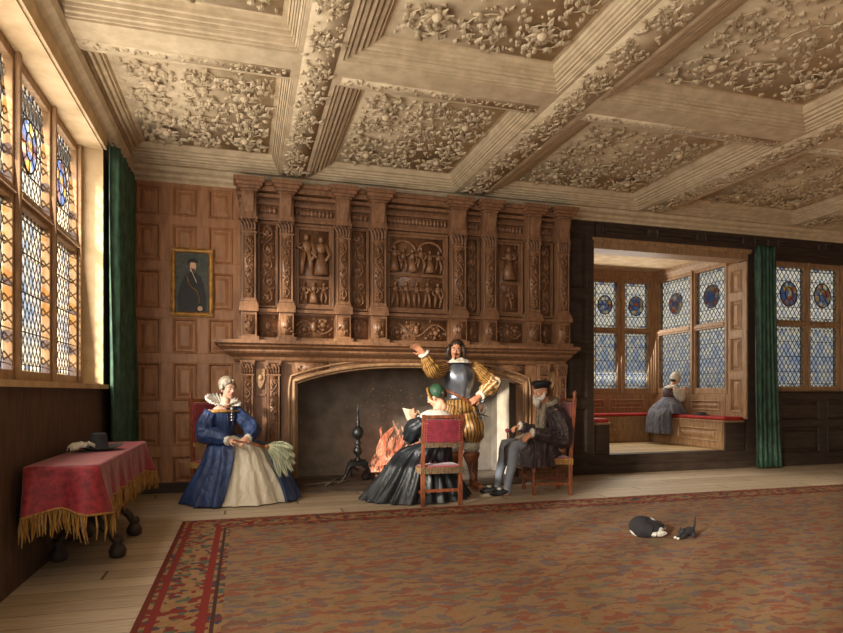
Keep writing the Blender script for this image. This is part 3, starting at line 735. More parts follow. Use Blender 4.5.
# ------------------------------------------------------------------ fire
FO = W(388, 474, 7.95); FO.z = .012
def logm(p0, p1, r, seed, nm, lab):
    mb = MB(); n = 6; p0, p1 = V(p0), V(p1); r_ = random.Random(seed)
    mb.tube([p0.lerp(p1, k / n) + V((0, 0, r_.uniform(-.006, .006))) for k in range(n + 1)], [r * r_.uniform(.88, 1.08) for _ in range(n + 1)], 9, .08, 4)
    return tag(mb.build(nm, M('charred_bark', (24, 19, 16), (70, 50, 36), 20, (1, 1, 1), .9, 0, .6), org=(p0 + p1) / 2, smooth=True), lab, 'log', 'logs on the hearth')
logm(FO + V((-.36, -.10, .05)), FO + V((.42, .02, .05)), .048, 1, 'firewood_log', 'front log lying across the hearth under the flames')
logm(FO + V((-.30, .12, .055)), FO + V((.40, .16, .055)), .05, 2, 'firewood_log', 'rear log lying behind the front one under the flames')
logm(FO + V((-.12, -.03, .135)), FO + V((.34, .13, .165)), .042, 3, 'firewood_log', 'slanting log resting on top of the two others in the fire')
def flame_mat():
    t = NT('flame'); vec = t.coords('Object', (1, 1, .5)); nz = t.noise(vec, 9, 5, .6, 1.2)
    col = t.ramp(nz, [(.3, (178, 82, 56)), (.5, (224, 124, 86)), (.6, (248, 190, 146)), (.72, (255, 226, 196))])
    em = t.n('ShaderNodeEmission'); t.l(col, em.inputs[0]); em.inputs[1].default_value = 1.9
    tr = t.n('ShaderNodeBsdfTransparent'); mx = t.n('ShaderNodeMixShader')
    a = t.ramp(t.noise(t.coords('Object', (1, 1, .45)), 16, 5, .6, .8), [(.44, (0, 0, 0)), (.68, (215, 215, 215))])
    t.l(a, mx.inputs[0]); t.l(tr.outputs[0], mx.inputs[1]); t.l(em.outputs[0], mx.inputs[2]); t.l(mx.outputs[0], t.out.inputs[0]); return t.m
FL = flame_mat()
fr = thing('fire', 'orange and pink log fire blazing behind the woman in black', 'fire', FO)
rf_ = random.Random(5)
for k in range(26):
    a = rf_.uniform(-.28, .50); b = rf_.uniform(-.1, .14); h = rf_.uniform(.30, .78) * (1 - abs(a) * .6); r = rf_.uniform(.035, .075)
    base = FO + V((a, b, .04)); ph = rf_.uniform(0, 6); mb = MB(); pts = []; rd = []
    for q in range(9):
        t = q / 8; pts.append(base + V((.13 * math.sin(ph + 5 * t) * t + .2 * t, .05 * math.cos(ph + 3 * t) * t, h * t))); rd.append(r * (.75 + .9 * t - 1.65 * t * t) + .003)
    mb.tube(pts, rd, 8, .2, 3, None, k); mb.build('flame', FL, fr, smooth=True)
EMBER = NT('ember'); e_ = EMBER.n('ShaderNodeEmission'); e_.inputs[0].default_value = (*lin((230, 140, 100)), 1); e_.inputs[1].default_value = .9; EMBER.l(e_.outputs[0], EMBER.out.inputs[0])
mb = MB()
for k in range(130):
    t = rf_.random() ** .8; mb.ell(FO + V((rf_.gauss(.1, .16 + .2 * t), rf_.gauss(0, .08), .3 + t * 1.0)), rf_.uniform(.002, .0045), 5, 4)
sp = mb.build('sparks', EMBER.m, fr); sp['kind'] = 'stuff'
mb = MB()
for k in range(60): mb.ell(FO + V((rf_.uniform(-.25, .35), rf_.uniform(-.1, .12), .03 + rf_.random() * .05)), rf_.uniform(.008, .016), 6, 4)
em = mb.build('embers', EMBER.m, fr); em['kind'] = 'stuff'
# andiron
A = W(358, 479, 7.72); A.z = .012
an = thing('andiron', 'dark wrought iron andiron with ball and spire standing beside the fire', 'andiron', A)
mb = MB(); mb.lathe([(.045, .26), (.06, .28), (.03, .31), (.028, .34), (.06, .38), (.065, .41), (.04, .45), (.028, .47), (.05, .50), (.03, .53), (.026, .55), (.05, .565), (.075, .60), (.08, .64), (.06, .69), (.03, .715), (.022, .74), (.032, .77), (.018, .80), (.013, .88), (.02, .90), (.010, .93), (.004, 1.0), (.001, 1.03)], A, 16)
mb.build('finial_shaft', IRON, an, smooth=True)
mb = MB()
for s in (-1, 1): mb.tube([A + V(p) for p in ((s * .04, 0, .24), (s * .12, 0, .19), (s * .15, 0, .10), (s * .20, 0, .03), (s * .25, 0, .04))], [.035, .034, .026, .024, .02], 8); mb.ell(A + V((s * .22, 0, .022)), (.04, .035, .022), 10, 6)
mb.bar(A + V((-.13, 0, .235)), A + V((.13, 0, .235)), .07, .05); mb.bar(A + V((-.10, 0, .275)), A + V((.10, 0, .275)), .05, .03)
mb.build('scrolled_foot', IRON, an, smooth=False, bevel=.004)
mb = MB(); mb.bar(A + V((0, .02, .15)), A + V((0, .5, .15)), .03); mb.bar(A + V((0, .5, .165)), A + V((0, .5, 0)), .03); mb.build('log_bar', IRON, an)
# sticks on the hearth
for k, (p0, p1, lab) in enumerate((((303, 485), (350, 480), 'long thin stick lying on the hearth'), ((325, 486), (346, 475), 'short stick crossing the long one on the hearth'), ((338, 484), (352, 481), 'small twig lying beside the andiron foot on the hearth'))):
    Y = 7.3 - .05 * k
    def fl(u, v):
        d = FPX * (CAMZ - .03) / (v - HZ); r = (u - CX) / FPX; return V(((S_ + r * C_) * d, (C_ - r * S_) * d, .03))
    q0, q1 = fl(*p0), fl(*p1); q0.z = q1.z = .024 + .012 * k
    mb = MB(); mb.tube([q0, q0.lerp(q1, .5) + V((0, .01, .004)), q1], [.009, .011, .007], 7, .1)
    tag(mb.build('stick', M('grey_stick', (104, 92, 78), (160, 146, 124), 20, rough=.9), org=q0, smooth=True), lab, 'stick', 'kindling on the hearth')

# ------------------------------------------------------------------ portrait on the panelling
pc = V((-.585, 7.52, 2.45)); pf = thing('framed_portrait', 'gilt-framed portrait of a bearded man in black cap and chain on the panelling', 'painting', (-.585, 7.57, 2.05))
PW, PH = .235, .40
def rectring(e, y): return [V((pc.x - PW - e, y, pc.z - PH - e)), V((pc.x + PW + e, y, pc.z - PH - e)), V((pc.x + PW + e, y, pc.z + PH + e)), V((pc.x - PW - e, y, pc.z + PH + e))]
mb = MB(); mb.loft([rectring(.0, 7.565), rectring(.0, 7.535), rectring(-.012, 7.53), rectring(-.022, 7.545), rectring(-.04, 7.548), rectring(-.05, 7.538), rectring(-.055, 7.552)], False, False)
mb.box(pc.x - PW, pc.x + PW, 7.56, 7.568, pc.z - PH, pc.z + PH)
f_ = sub(mb.build('gilt_frame', GILT, pf), pf)
mb = MB()
for sx_ in (-1, 1):
    for sz_ in (-1, 1):
        c = V((pc.x + sx_ * (PW - .025), 7.535, pc.z + sz_ * (PH - .025)))
        for k in range(5): a = k * 2 * PI / 5; leaf(mb, c, V((math.cos(a), 0, math.sin(a))), V((0, -1, 0)), .035, .012, .01)
for sz_ in (-1, 1): leaf(mb, V((pc.x - .03, 7.535, pc.z + sz_ * (PH - .02))), V((1, 0, 0)), V((0, -1, 0)), .06, .015, .012)
mb.build('corner_ornament', GILT, f_, smooth=True)
def paint(name, poly, col, y, n2=None, par=None):
    mb = MB(); mb.prism([(pc.x + a * .18, pc.z + b * .35) for a, b in poly], y, y + .0012); return sub(mb.build(name, M('paint_' + name, col, n2 or col, 20, rough=.6, bump=.05), par or pf, fixn=True), pf)
cv = paint('canvas', [(-1.02, -1), (1.02, -1), (1.02, 1), (-1.02, 1)], (54, 58, 52), 7.556, (78, 82, 72))
def ov(cx, cy, rx, ry, n=20, a0=0): return [(cx + rx * math.cos(a0 + k * 2 * PI / n), cy + ry * math.sin(a0 + k * 2 * PI / n)) for k in range(n)]
paint('painted_gown', [(-.85, -1), (-.9, -.5), (-.72, -.1), (-.45, .2), (-.1, .38), (.15, .36), (.5, .22), (.72, -.05), (.85, -.5), (.85, -.98)], (20, 20, 20), 7.5545, (34, 34, 34), cv)
paint('painted_face', ov(.05, .54, .19, .19), (214, 164, 128), 7.5525, (226, 180, 146), cv)
paint('painted_beard', [(-.06, .5), (-.02, .38), (.06, .30), (.14, .30), (.18, .42), (.14, .47), (.04, .46)], (92, 60, 40), 7.551, None, cv)
paint('painted_collar', [(-.16, .42), (-.05, .42), (.22, .1), (.3, -.02), (.24, .02), (-.02, .34)], (206, 196, 178), 7.551, None, cv)
paint('painted_hat', [(-.28, .62), (-.32, .70), (-.1, .80), (.12, .82), (.34, .74), (.38, .66), (.2, .66), (-.05, .68)], (16, 16, 18), 7.551, None, cv)
mb = MB(); mb.tube([V((pc.x + a * .18, 7.5535, pc.z + b * .35)) for a, b in ((-.32, .22), (-.2, -.02), (.0, -.16), (.3, -.28), (.42, -.5), (.45, -.7))], .005, 5); mb.build('painted_chain', GILT, cv)
paint('painted_hand', ov(.48, -.86, .16, .08), (200, 160, 130), 7.551, None, cv)

# ------------------------------------------------------------------ curtains
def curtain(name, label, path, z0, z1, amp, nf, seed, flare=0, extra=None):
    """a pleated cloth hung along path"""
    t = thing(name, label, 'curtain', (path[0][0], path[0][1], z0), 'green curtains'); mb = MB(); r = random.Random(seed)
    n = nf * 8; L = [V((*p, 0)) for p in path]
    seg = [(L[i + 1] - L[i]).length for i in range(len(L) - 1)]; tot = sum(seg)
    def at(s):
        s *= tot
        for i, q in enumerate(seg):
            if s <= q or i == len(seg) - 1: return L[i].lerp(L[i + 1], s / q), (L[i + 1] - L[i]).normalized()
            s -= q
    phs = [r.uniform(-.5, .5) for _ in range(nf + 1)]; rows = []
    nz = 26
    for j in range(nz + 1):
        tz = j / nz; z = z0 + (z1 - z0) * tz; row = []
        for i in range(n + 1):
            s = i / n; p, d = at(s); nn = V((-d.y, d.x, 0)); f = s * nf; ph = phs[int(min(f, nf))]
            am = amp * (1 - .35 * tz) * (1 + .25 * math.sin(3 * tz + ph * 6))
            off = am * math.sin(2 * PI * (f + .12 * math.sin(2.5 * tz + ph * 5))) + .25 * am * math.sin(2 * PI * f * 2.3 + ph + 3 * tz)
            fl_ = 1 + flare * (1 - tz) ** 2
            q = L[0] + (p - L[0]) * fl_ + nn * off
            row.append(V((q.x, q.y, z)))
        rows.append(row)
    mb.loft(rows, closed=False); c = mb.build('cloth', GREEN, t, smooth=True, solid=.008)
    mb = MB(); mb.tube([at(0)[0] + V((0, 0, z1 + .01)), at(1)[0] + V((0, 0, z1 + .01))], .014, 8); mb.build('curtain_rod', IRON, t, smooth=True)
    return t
curtain('curtain', 'dark green damask curtain hanging in the corner above the red-clothed table', [(-1.20, 6.36), (-1.17, 6.85), (-1.19, 7.35)], .28, 3.52, .05, 8, 3)  # far part added as a dark strip in place of the corner's shade
curtain('curtain', 'dark green damask curtain hanging beside the bay opening', [(7.46, 7.40), (7.79, 7.38)], .03, 3.38, .05, 5, 8, .32)

# ------------------------------------------------------------------ carpet
def carpet_mat():
    t = NT('turkey_carpet'); vec = t.coords('Object'); sx = t.n('ShaderNodeSeparateXYZ'); t.l(vec, sx.inputs[0])
    wv = t.n('ShaderNodeTexNoise'); t.l(vec, wv.inputs['Vector']); wv.inputs['Scale'].default_value = 9
    v2 = t.mix(.07, vec, wv.outputs['Color'], 'LINEAR_LIGHT')
    mp = t.n('ShaderNodeMapping'); mp.inputs['Scale'].default_value = (7, 18, 1); t.l(v2, mp.inputs[0])
    vo = t.n('ShaderNodeTexVoronoi'); t.l(mp.outputs[0], vo.inputs['Vector']); vo.inputs['Scale'].default_value = 1.7
    sv = t.n('ShaderNodeSeparateXYZ'); t.l(vo.outputs['Color'], sv.inputs[0])
    col = t.ramp(sv.outputs[0], [(0, (144, 116, 88)), (.26, (134, 54, 50)), (.42, (140, 112, 84)), (.56, (82, 86, 106)), (.70, (150, 108, 70)), (.80, (98, 106, 88)), (.9, (98, 54, 64))], 'CONSTANT')
    n1 = t.noise(t.coords('Object', (14, 60, 1)), 1.6, 6, .7)
    fine = t.ramp(n1, [(.34, (122, 50, 48)), (.44, (144, 114, 84)), (.56, (152, 124, 92)), (.64, (82, 86, 104))])
    col = t.mix(.48, col, fine)
    # borders, distance from the far (Y) and left (X) edges
    ey = t.math('SUBTRACT', 5.80, sx.outputs['Y']); ex = t.math('ADD', sx.outputs['X'], .53)
    e = t.math('MINIMUM', ex, ey)
    def band(a, b): return t.math('MULTIPLY', t.math('GREATER_THAN', e, a), t.math('LESS_THAN', e, b))
    vb = t.n('ShaderNodeTexVoronoi'); t.l(vec, vb.inputs['Vector']); vb.inputs['Scale'].default_value = 24
    sb = t.n('ShaderNodeSeparateXYZ'); t.l(vb.outputs['Color'], sb.inputs[0])
    bc = t.ramp(sb.outputs[0], [(0, (146, 112, 78)), (.35, (122, 54, 48)), (.6, (150, 120, 86)), (.78, (86, 98, 82)), (.9, (78, 70, 80))], 'CONSTANT')
    col = t.mix(band(-.1, .42), col, bc)
    for a, b, c in ((-.1, .035, (108, 52, 44)), (.06, .10, (124, 52, 46)), (.30, .345, (128, 52, 46)), (.365, .385, (76, 50, 46))): col = t.mix(band(a, b), col, c)
    nz = t.noise(t.coords('Object', (1, 3, 1)), 70, 3)
    col = t.mix(.35, col, t.ramp(nz, [(.3, (90, 80, 70)), (.7, (180, 170, 160))]), 'OVERLAY')
    t.bsdf(col, .95, 0, nz, .5, spec=.1); return t.m
CX0, CX1, CY0, CY1 = -.53, 9.4, 1.2, 5.80
t = thing('carpet', 'large red, ochre and blue patterned carpet covering the front of the floor', 'carpet', (CX0, CY1, 0))
mb = MB(); mb.box(CX0, CX1, CY0, CY1, .001, .014)
cp = mb.build('carpet_pile', carpet_mat(), None, bevel=.003); cp.parent = t; cp.matrix_parent_inverse = Matrix.Translation((-CX0, -CY1, 0))
mb = MB(); x = CX0
while x < CX1:
    mb.bar((x, CY1 - .005, .008), (x + rnd.uniform(-.015, .015), CY1 + rnd.uniform(.035, .06), .004), .007, .006); x += .018
f2 = mb.build('carpet_fringe', M('dull_fringe', (112, 84, 58), (158, 124, 90), 30), t); f2['kind'] = 'stuff'

# ------------------------------------------------------------------ table with red cloth, hat
TX0, TX1, TY0, TY1, TZ = -1.25, -.86, 4.08, 5.94, .72
tb = thing('side_table', 'dark turned-legged trestle table under the crimson fringed cloth', 'table', ((TX0 + TX1) / 2, 5.0, 0))
mb = MB(); mb.box(TX0 + .02, TX1 - .02, TY0 + .02, TY1 - .02, TZ - .04, TZ - .008); mb.build('tabletop', OAKD, tb, bevel=.004)
for y in (4.72, 5.40):
    mb = MB(); mb.tube([(-1.06, y, TZ - .05), (-1.06, y, .5), (-1.04, y, .36), (-.98, y, .25), (-.90, y, .17), (-.86, y, .10)], [.05, .045, .035, .032, .03, .028], 8)
    mb.tube([(-1.06, y, .36), (-1.12, y, .25), (-1.20, y, .17), (-1.24, y, .10)], [.035, .032, .03, .028], 8)
    lg = sub(mb.build('leg', OAKD, tb, smooth=True), tb)
    for x in (-.86, -1.23):
        mb = MB(); mb.lathe([(.03, 0), (.055, .015), (.06, .05), (.045, .085), (.03, .10), (.045, .12), (.035, .15)], (x, y, 0), 10); mb.build('foot', OAKD, lg, smooth=True)
mb = MB(); mb.tube([(-1.06, 4.72, .30), (-1.06, 4.9, .24), (-1.06, 5.06, .30), (-1.06, 5.22, .24), (-1.06, 5.40, .30)], .025, 8); mb.build('stretcher', OAKD, tb, smooth=True)
def drape(x0, x1, y0, y1, z, drop, n=150, nz=14, seed=0):
    """cloth over a rectangle, hanging in soft folds"""
    rc = .03; per = []
    def rect(t):
        w_, l_ = x1 - x0, y1 - y0; P_ = 2 * (w_ + l_); s = t * P_
        if s < w_: return V((x0 + s, y0, 0)), V((0, -1, 0))
        s -= w_
        if s < l_: return V((x1, y0 + s, 0)), V((1, 0, 0))
        s -= l_
        if s < w_: return V((x1 - s, y1, 0)), V((0, 1, 0))
        s -= w_; return V((x0, y1 - s, 0)), V((-1, 0, 0))
    cs = [V((x0, y0, 0)), V((x1, y0, 0)), V((x1, y1, 0)), V((x0, y1, 0))]; rings = []; c = V(((x0 + x1) / 2, (y0 + y1) / 2, 0))
    for j in range(nz + 1):
        tz = j / nz; ring = []
        for i in range(n):
            p, nn = rect(i / n); dc = min((p - q).length for q in cs); k = max(0, 1 - dc / .22)
            out = .012 + .075 * tz * k + .03 * tz * (math.sin(i * 2 * PI / n * 17 + seed) * .5 + math.sin(i * 2 * PI / n * 29 + 1.3) * .3 + .5)
            if nn.x < -.5 or True and p.x < x0 + .01: out *= .3
            dr = drop * (1 + .22 * k)
            ring.append(p + nn * out + (((p - c).normalized()) * .02 * k * tz if nn.x > -.5 and p.x > x0 + .01 else V()) + V((0, 0, z + .006 - dr * tz)))
        rings.append(ring)
    return rings
cl = thing('tablecloth', 'crimson damask tablecloth with gold fringe on the side table', 'tablecloth', (-1.055, 5.0, TZ))
rg = drape(TX0, TX1, TY0, TY1, TZ, .24)
mb = MB(); top = [V((p.x, p.y, TZ + .006)) for p in rg[0]]; ci = [V((TX0 + (p.x - TX0) * .9 + .02, 5.0 + (p.y - 5.0) * .97, TZ + .009)) for p in top]
mb.loft([ci] + rg, True, False); mb.build('cloth', REDC, cl, smooth=True)
mb = MB(); r = random.Random(4)
def tassels(mb, line, L, w=.008, jit=.012, r=r):
    for k in range(len(line) - 1):
        for q in range(3):
            p = line[k].lerp(line[k + 1], q / 3); l_ = L * r.uniform(.8, 1.12)
            mb.tube([p, p + V((r.uniform(-jit, jit), r.uniform(-jit, jit), -l_ * .5)), p + V((r.uniform(-jit, jit), r.uniform(-jit, jit), -l_))], [w * .6, w, w * .3], 4)
last = [p.copy() for p in rg[-1]]
tassels(mb, last, .15)
fm = mb.build('gold_fringe', GOLD, cl); fm['kind'] = 'stuff'
mb = MB(); mb.tube([p + V((0, 0, .004)) for p in last], .008, 5); mb.build('fringe_braid', GOLD, cl, smooth=True)
HT = V((-1.06, 5.10, TZ + .016))
ht = thing('plumed_hat', 'black wide-brimmed hat with white feather lying on the red tablecloth', 'hat', HT)
mb = MB(); rings = []
for rr, z, f in ((.001, .125, 0), (.045, .123, 0), (.056, .112, 0), (.066, .012, 0), (.10, .004, .3), (.165, .012, 1), (.17, .014, 1), (.165, .006, 1), (.1, .0, .3), (.001, .0, 0)):
    rings.append([HT + V((rr * math.cos(k * PI / 12), rr * math.sin(k * PI / 12) * 1.05, z + f * .014 * (1 + math.sin(2 * k * PI / 12 + 1)))) for k in range(24)])
mb.loft(rings); mb.build('hat_body', BLACKF, ht, smooth=True)
def plume(mb, pts, wd, nb=26, droop=.02, th=.0035, side=None, r=random.Random(9)):
    pts = [V(p) for p in pts]; mb.tube(pts, [.004] * len(pts), 5)
    for k in range(nb):
        t = k / (nb - 1); s = t * (len(pts) - 1); i = min(int(s), len(pts) - 2); p = pts[i].lerp(pts[i + 1], s - i); d = (pts[i + 1] - pts[i]).normalized()
        a = d.cross(V(side) if side else V((0, 0, 1))).normalized()
        w_ = wd * (math.sin(PI * min(1, .15 + t * .8)) + .15)
        for sg in (-1, 1):
            q = p + a * sg * w_ * .6 + d * w_ * .5; e = p + a * sg * w_ + d * w_ * 1.1 + V((0, 0, -droop))
            mb.tube([p, q + V((0, 0, .01)), e], [th, th * 1.6, th * .4], 4)
mb = MB(); plume(mb, [HT + V((-.02, -.07, .03)), HT + V((-.05, -.15, .055)), HT + V((-.09, -.23, .055)), HT + V((-.12, -.30, .04))], .045)
mb.build('white_feather', LACE, ht, smooth=True)
# ================================================================== chairs
def chair(name, label, loc, rz, wd=.42, dp=.42, sh=.415, bt=.94, bb=.64, arms=False, finial=False, FR=GOLD):
    """front is local -Y"""
    t = bpy.data.objects.new(name, None); C.objects.link(t); t.location = loc; t.rotation_euler = (0, 0, rz); t['_o'] = (0, 0, 0); tag(t, label, 'chair')
    h, k = wd / 2 - .02, dp / 2 - .02; rake = .05
    def turned(x, y, z0, z1):
        return [(.02, z0), (.024, z0 + .03), (.014, z0 + .045), (.022, z0 + .07), (.018, (z0 + z1) / 2), (.024, z1 - .06), (.014, z1 - .045), (.022, z1 - .02), (.02, z1)]
    for sx in (-1, 1):
        mb = MB(); mb.box(sx * h - .02, sx * h + .02, -k - .02, -k + .02, 0, .07); mb.lathe(turned(0, 0, .07, sh - .14), (sx * h, -k, 0), 10); mb.box(sx * h - .02, sx * h + .02, -k - .02, -k + .02, sh - .14, sh - .035)
        mb.build('leg', OAKC, t, bevel=.003)
        mb = MB(); mb.box(sx * h - .02, sx * h + .02, k - .02, k + .02, 0, sh - .03)
        mb.bar((sx * h, k, sh - .04), (sx * h, k + rake, bt), .038, .038, V((0, 1, 0)))
        lg = sub(mb.build('back_leg', OAKC, t, bevel=.003), t)
        if finial:
            mb = MB(); mb.lathe([(.02, 0), (.024, .01), (.012, .02), (.026, .045), (.02, .065), (.004, .085)], (sx * h, k + rake, bt), 10); mb.build('finial', OAKC, lg, smooth=True)
    for z, ys in ((.10, (-k, k)),):
        for sx in (-1, 1): mb = MB(); mb.bar((sx * h, -k, z + .03), (sx * h, k, z + .03), .022, .03); mb.build('stretcher', OAKC, t, bevel=.003)
    for y, z in ((-k, .17), (k, .16)): mb = MB(); mb.bar((-h, y, z), (h, y, z), .022, .032); mb.build('stretcher', OAKC, t, bevel=.003)
    mb = MB(); mb.box(-h - .01, h + .01, -k - .01, k + .01, sh - .075, sh - .03); mb.build('seat_frame', OAKC, t, bevel=.003)
    mb = MB(); n = 10; top = []
    for (e, z) in ((0, sh - .035), (-.004, sh - .015), (.012, sh - .004), (.06, sh + .006), (.14, sh + .01)): top.append([V((-h - .02 + e, -k - .02 + e, z)), V((h + .02 - e, -k - .02 + e, z)), V((h + .02 - e, k + .015 - e, z)), V((-h - .02 + e, k + .015 - e, z))])
    mb.loft(top); st = sub(mb.build('seat', REDV, t, bevel=.004), t)
    mb = MB(); r = random.Random(3)
    P4 = [V((-h - .026, -k - .026, sh - .02)), V((h + .026, -k - .026, sh - .02)), V((h + .026, k + .024, sh - .02)), V((-h - .026, k + .024, sh - .02))]
    for q in range(4):
        a, b = P4[q], P4[(q + 1) % 4]; m = int((b - a).length / .012)
        mb.bar(a, b, .006, .014)
        for j in range(m):
            p = a.lerp(b, j / m); mb.tube([p, p + V((r.uniform(-.004, .004), r.uniform(-.004, .004), -.06))], [.004, .005], 4)
    f_ = mb.build('seat_fringe', FR, st); f_['kind'] = 'stuff'
    y = lambda z: k + rake * (z - sh) / (bt - sh)
    mb = MB(); zt = bt - .05
    rr = []
    for z in (bb, bb + .02, (bb + zt) / 2, zt - .02, zt):
        th = .014 if z in (bb, zt) else .03
        rr.append([V((-h + .0, y(z) - th, z)), V((h - .0, y(z) - th, z)), V((h - .0, y(z) + th * .8, z)), V((-h + .0, y(z) + th * .8, z))])
    mb.loft(rr); bk = sub(mb.build('backrest', REDV, t, bevel=.006), t)
    mb = MB(); mb.box(-h, h, y(bt) - .015, y(bt) + .01, bt - .04, bt - .005)
    mb.build('top_rail', OAKC, t, bevel=.003)
    mb = MB()
    for sx in (-1, 1):
        m = int((zt - bb) / .03)
        for j in range(m + 1):
            z = bb + .012 + (zt - bb - .024) * j / m
            for sg in (-1, 1): mb.ell((sx * (h + .0 - .028), y(z) + sg * .03, z), (.006, .004, .006), 6, 4)
    nl = mb.build('brass_nails', GILT, bk)
    mb = MB()
    mb.bar((-h, y(bb) - .02, bb), (h, y(bb) - .02, bb), .006, .014); mb.bar((-h, y(bb) + .02, bb), (h, y(bb) + .02, bb), .006, .014)
    for j in range(int(2 * h / .012)):
        x = -h + j * .012
        for sg in (-1, 1): mb.tube([V((x, y(bb) + sg * .02, bb)), V((x + r.uniform(-.004, .004), y(bb) + sg * .022, bb - .04))], [.004, .005], 4)
    f_ = mb.build('backrest_fringe', FR, bk); f_['kind'] = 'stuff'
    if arms:
        for sx in (-1, 1):
            mb = MB(); za = sh + .235
            mb.tube([(sx * h, k + .02, za + .01), (sx * (h + .008), 0, za - .012), (sx * (h + .012), -k, za + .004), (sx * (h + .014), -k - .05, za - .02)], [.02, .02, .024, .02], 8)
            ar = sub(mb.build('armrest', OAKC, t, smooth=True), t)
            mb = MB(); mb.lathe(turned(0, 0, sh - .03, za - .01), (sx * h, -k + .01, 0), 10); mb.build('arm_support', OAKC, ar, smooth=True)
            mb = MB(); mb.tube([(sx * h, k - .02, za + .03), (sx * (h + .008), 0, za + .015), (sx * (h + .01), -k + .04, za + .02)], [.012, .016, .012], 8); mb.build('arm_pad', REDV, ar, smooth=True)
    return t

# ================================================================== figure tools
def skirt(mb, rings, a0=0, a1=360, n=72, amp=.05, nf=13, off=0, seed=0, sub_=4, top_amp=.15):
    """loft of folded ellipses (cx, cy, rx, ry, z); a0 / a1 may be (bottom, top) pairs"""
    rr = []; m = len(rings); tot = (m - 1) * sub_
    ph = [random.Random(seed).uniform(0, 6) for _ in range(3)]
    for j in range(tot + 1):
        s = j / sub_; i = min(int(s), m - 2); f = s - i; A, B = rings[i], rings[i + 1]
        p0 = rings[max(i - 1, 0)]; p3 = rings[min(i + 2, m - 1)]
        cx, cy, rx, ry, z = [.5 * ((2 * A[k]) + (-p0[k] + B[k]) * f + (2 * p0[k] - 5 * A[k] + 4 * B[k] - p3[k]) * f * f + (-p0[k] + 3 * A[k] - 3 * B[k] + p3[k]) * f ** 3) for k in range(5)]
        t = j / tot; b0 = a0[0] + (a0[1] - a0[0]) * t if hasattr(a0, '__len__') else a0; b1 = a1[0] + (a1[1] - a1[0]) * t if hasattr(a1, '__len__') else a1
        full = abs(b1 - b0 - 360) < .01; row = []; am = amp * (1 - (1 - top_amp) * t)
        for q in range(n if full else n + 1):
            a = math.radians(b0 + (b1 - b0) * q / n)
            w_ = math.sin(nf * a + ph[0] + 1.2 * math.sin(2 * t + ph[1])) * .55 + math.sin((nf * 1.7 // 1) * a + ph[1] + 2 * t) * .3 + math.sin(int(nf * .5) * a + ph[2] - 3 * t) * .4
            k = 1 + am * w_
            row.append(V((cx + (rx * k + off) * math.cos(a), cy + (ry * k + off) * math.sin(a), z)))
        rr.append(row)
    mb.loft(rr, False, full, closed=full)
def frame(F, pitch=0, roll=0):
    F = V(F); F.z = 0; F.normalize(); U = V((0, 0, 1)); R = F.cross(U)
    q = Matrix.Rotation(math.radians(pitch), 3, R); F2, U2 = q @ F, q @ U
    q = Matrix.Rotation(math.radians(roll), 3, F2); return F2, (q @ R), (q @ U2)
def head(B, c, F, pitch=0, roll=0, s=1.0, female=False):
    F, R, U = frame(F, pitch, roll); c = V(c); P = lambda r, f, u: c + (R * r + F * f + U * u) * s; K = Matrix((R, F, U)).transposed()
    B.ell(P(0, -.012, .028), (.074 * s, .093 * s, .088 * s), 16, 12, K)
    B.ell(P(0, .018, -.03), (.06 * s, .068 * s, .082 * s), 16, 12, K)
    B.ell(P(0, .052, -.088), (.026 * s, .026 * s, .022 * s), 10, 8, K)
    for sg in (-1, 1):
        B.ell(P(sg * .034, .058, -.022), (.022 * s, .022 * s, .022 * s), 10, 8, K)
        B.ell(P(sg * .074, -.006, -.012), (.010 * s, .018 * s, .03 * s), 8, 6, K)
        B.cap(P(sg * .014, .085, .022), P(sg * .042, .072, .02), .009 * s, .008 * s, 6)
        B.cap(P(sg * .038, .0, -.075), P(sg * .012, .058, -.095), .016 * s, .016 * s, 6)
    B.cap(P(0, .082, .012), P(0, .104, -.026), .008 * s, .013 * s, 8); B.ell(P(0, .098, -.032), (.016 * s, .012 * s, .009 * s), 8, 6, K)
    B.ell(P(0, .080, -.058), (.022 * s, .012 * s, .011 * s), 8, 6, K)
    B.cap(P(0, -.02, -.06), P(0, -.035, -.14), (.042 if female else .052) * s, (.045 if female else .058) * s, 12)
    return P, K
def face(t, P, K, s=1.0, brow=None, beard=None):
    for sg in (-1, 1):
        mb = MB(); mb.ell(P(sg * .029, .080, .004), (.013 * s, .009 * s, .0085 * s), 10, 8, K); e = sub(mb.build('eye', EYEW, t, smooth=True), t)
        mb = MB(); mb.ell(P(sg * .030, .0865, .003), (.0062 * s, .004 * s, .0066 * s), 8, 6, K); mb.build('iris', DARK, e, smooth=True)
        mb = MB(); mb.tube([P(sg * .013, .092, .023), P(sg * .03, .088, .029), P(sg * .048, .072, .022)], [.003 * s, .0042 * s, .002 * s], 6); mb.build('eyebrow', brow or HAIRD, t, smooth=True)
    mb = MB(); mb.ell(P(0, .0885, -.0545), (.021 * s, .007 * s, .0045 * s), 10, 6, K); mb.ell(P(0, .0875, -.0625), (.017 * s, .007 * s, .005 * s), 10, 6, K); mb.build('lips', LIPS, t, smooth=True)
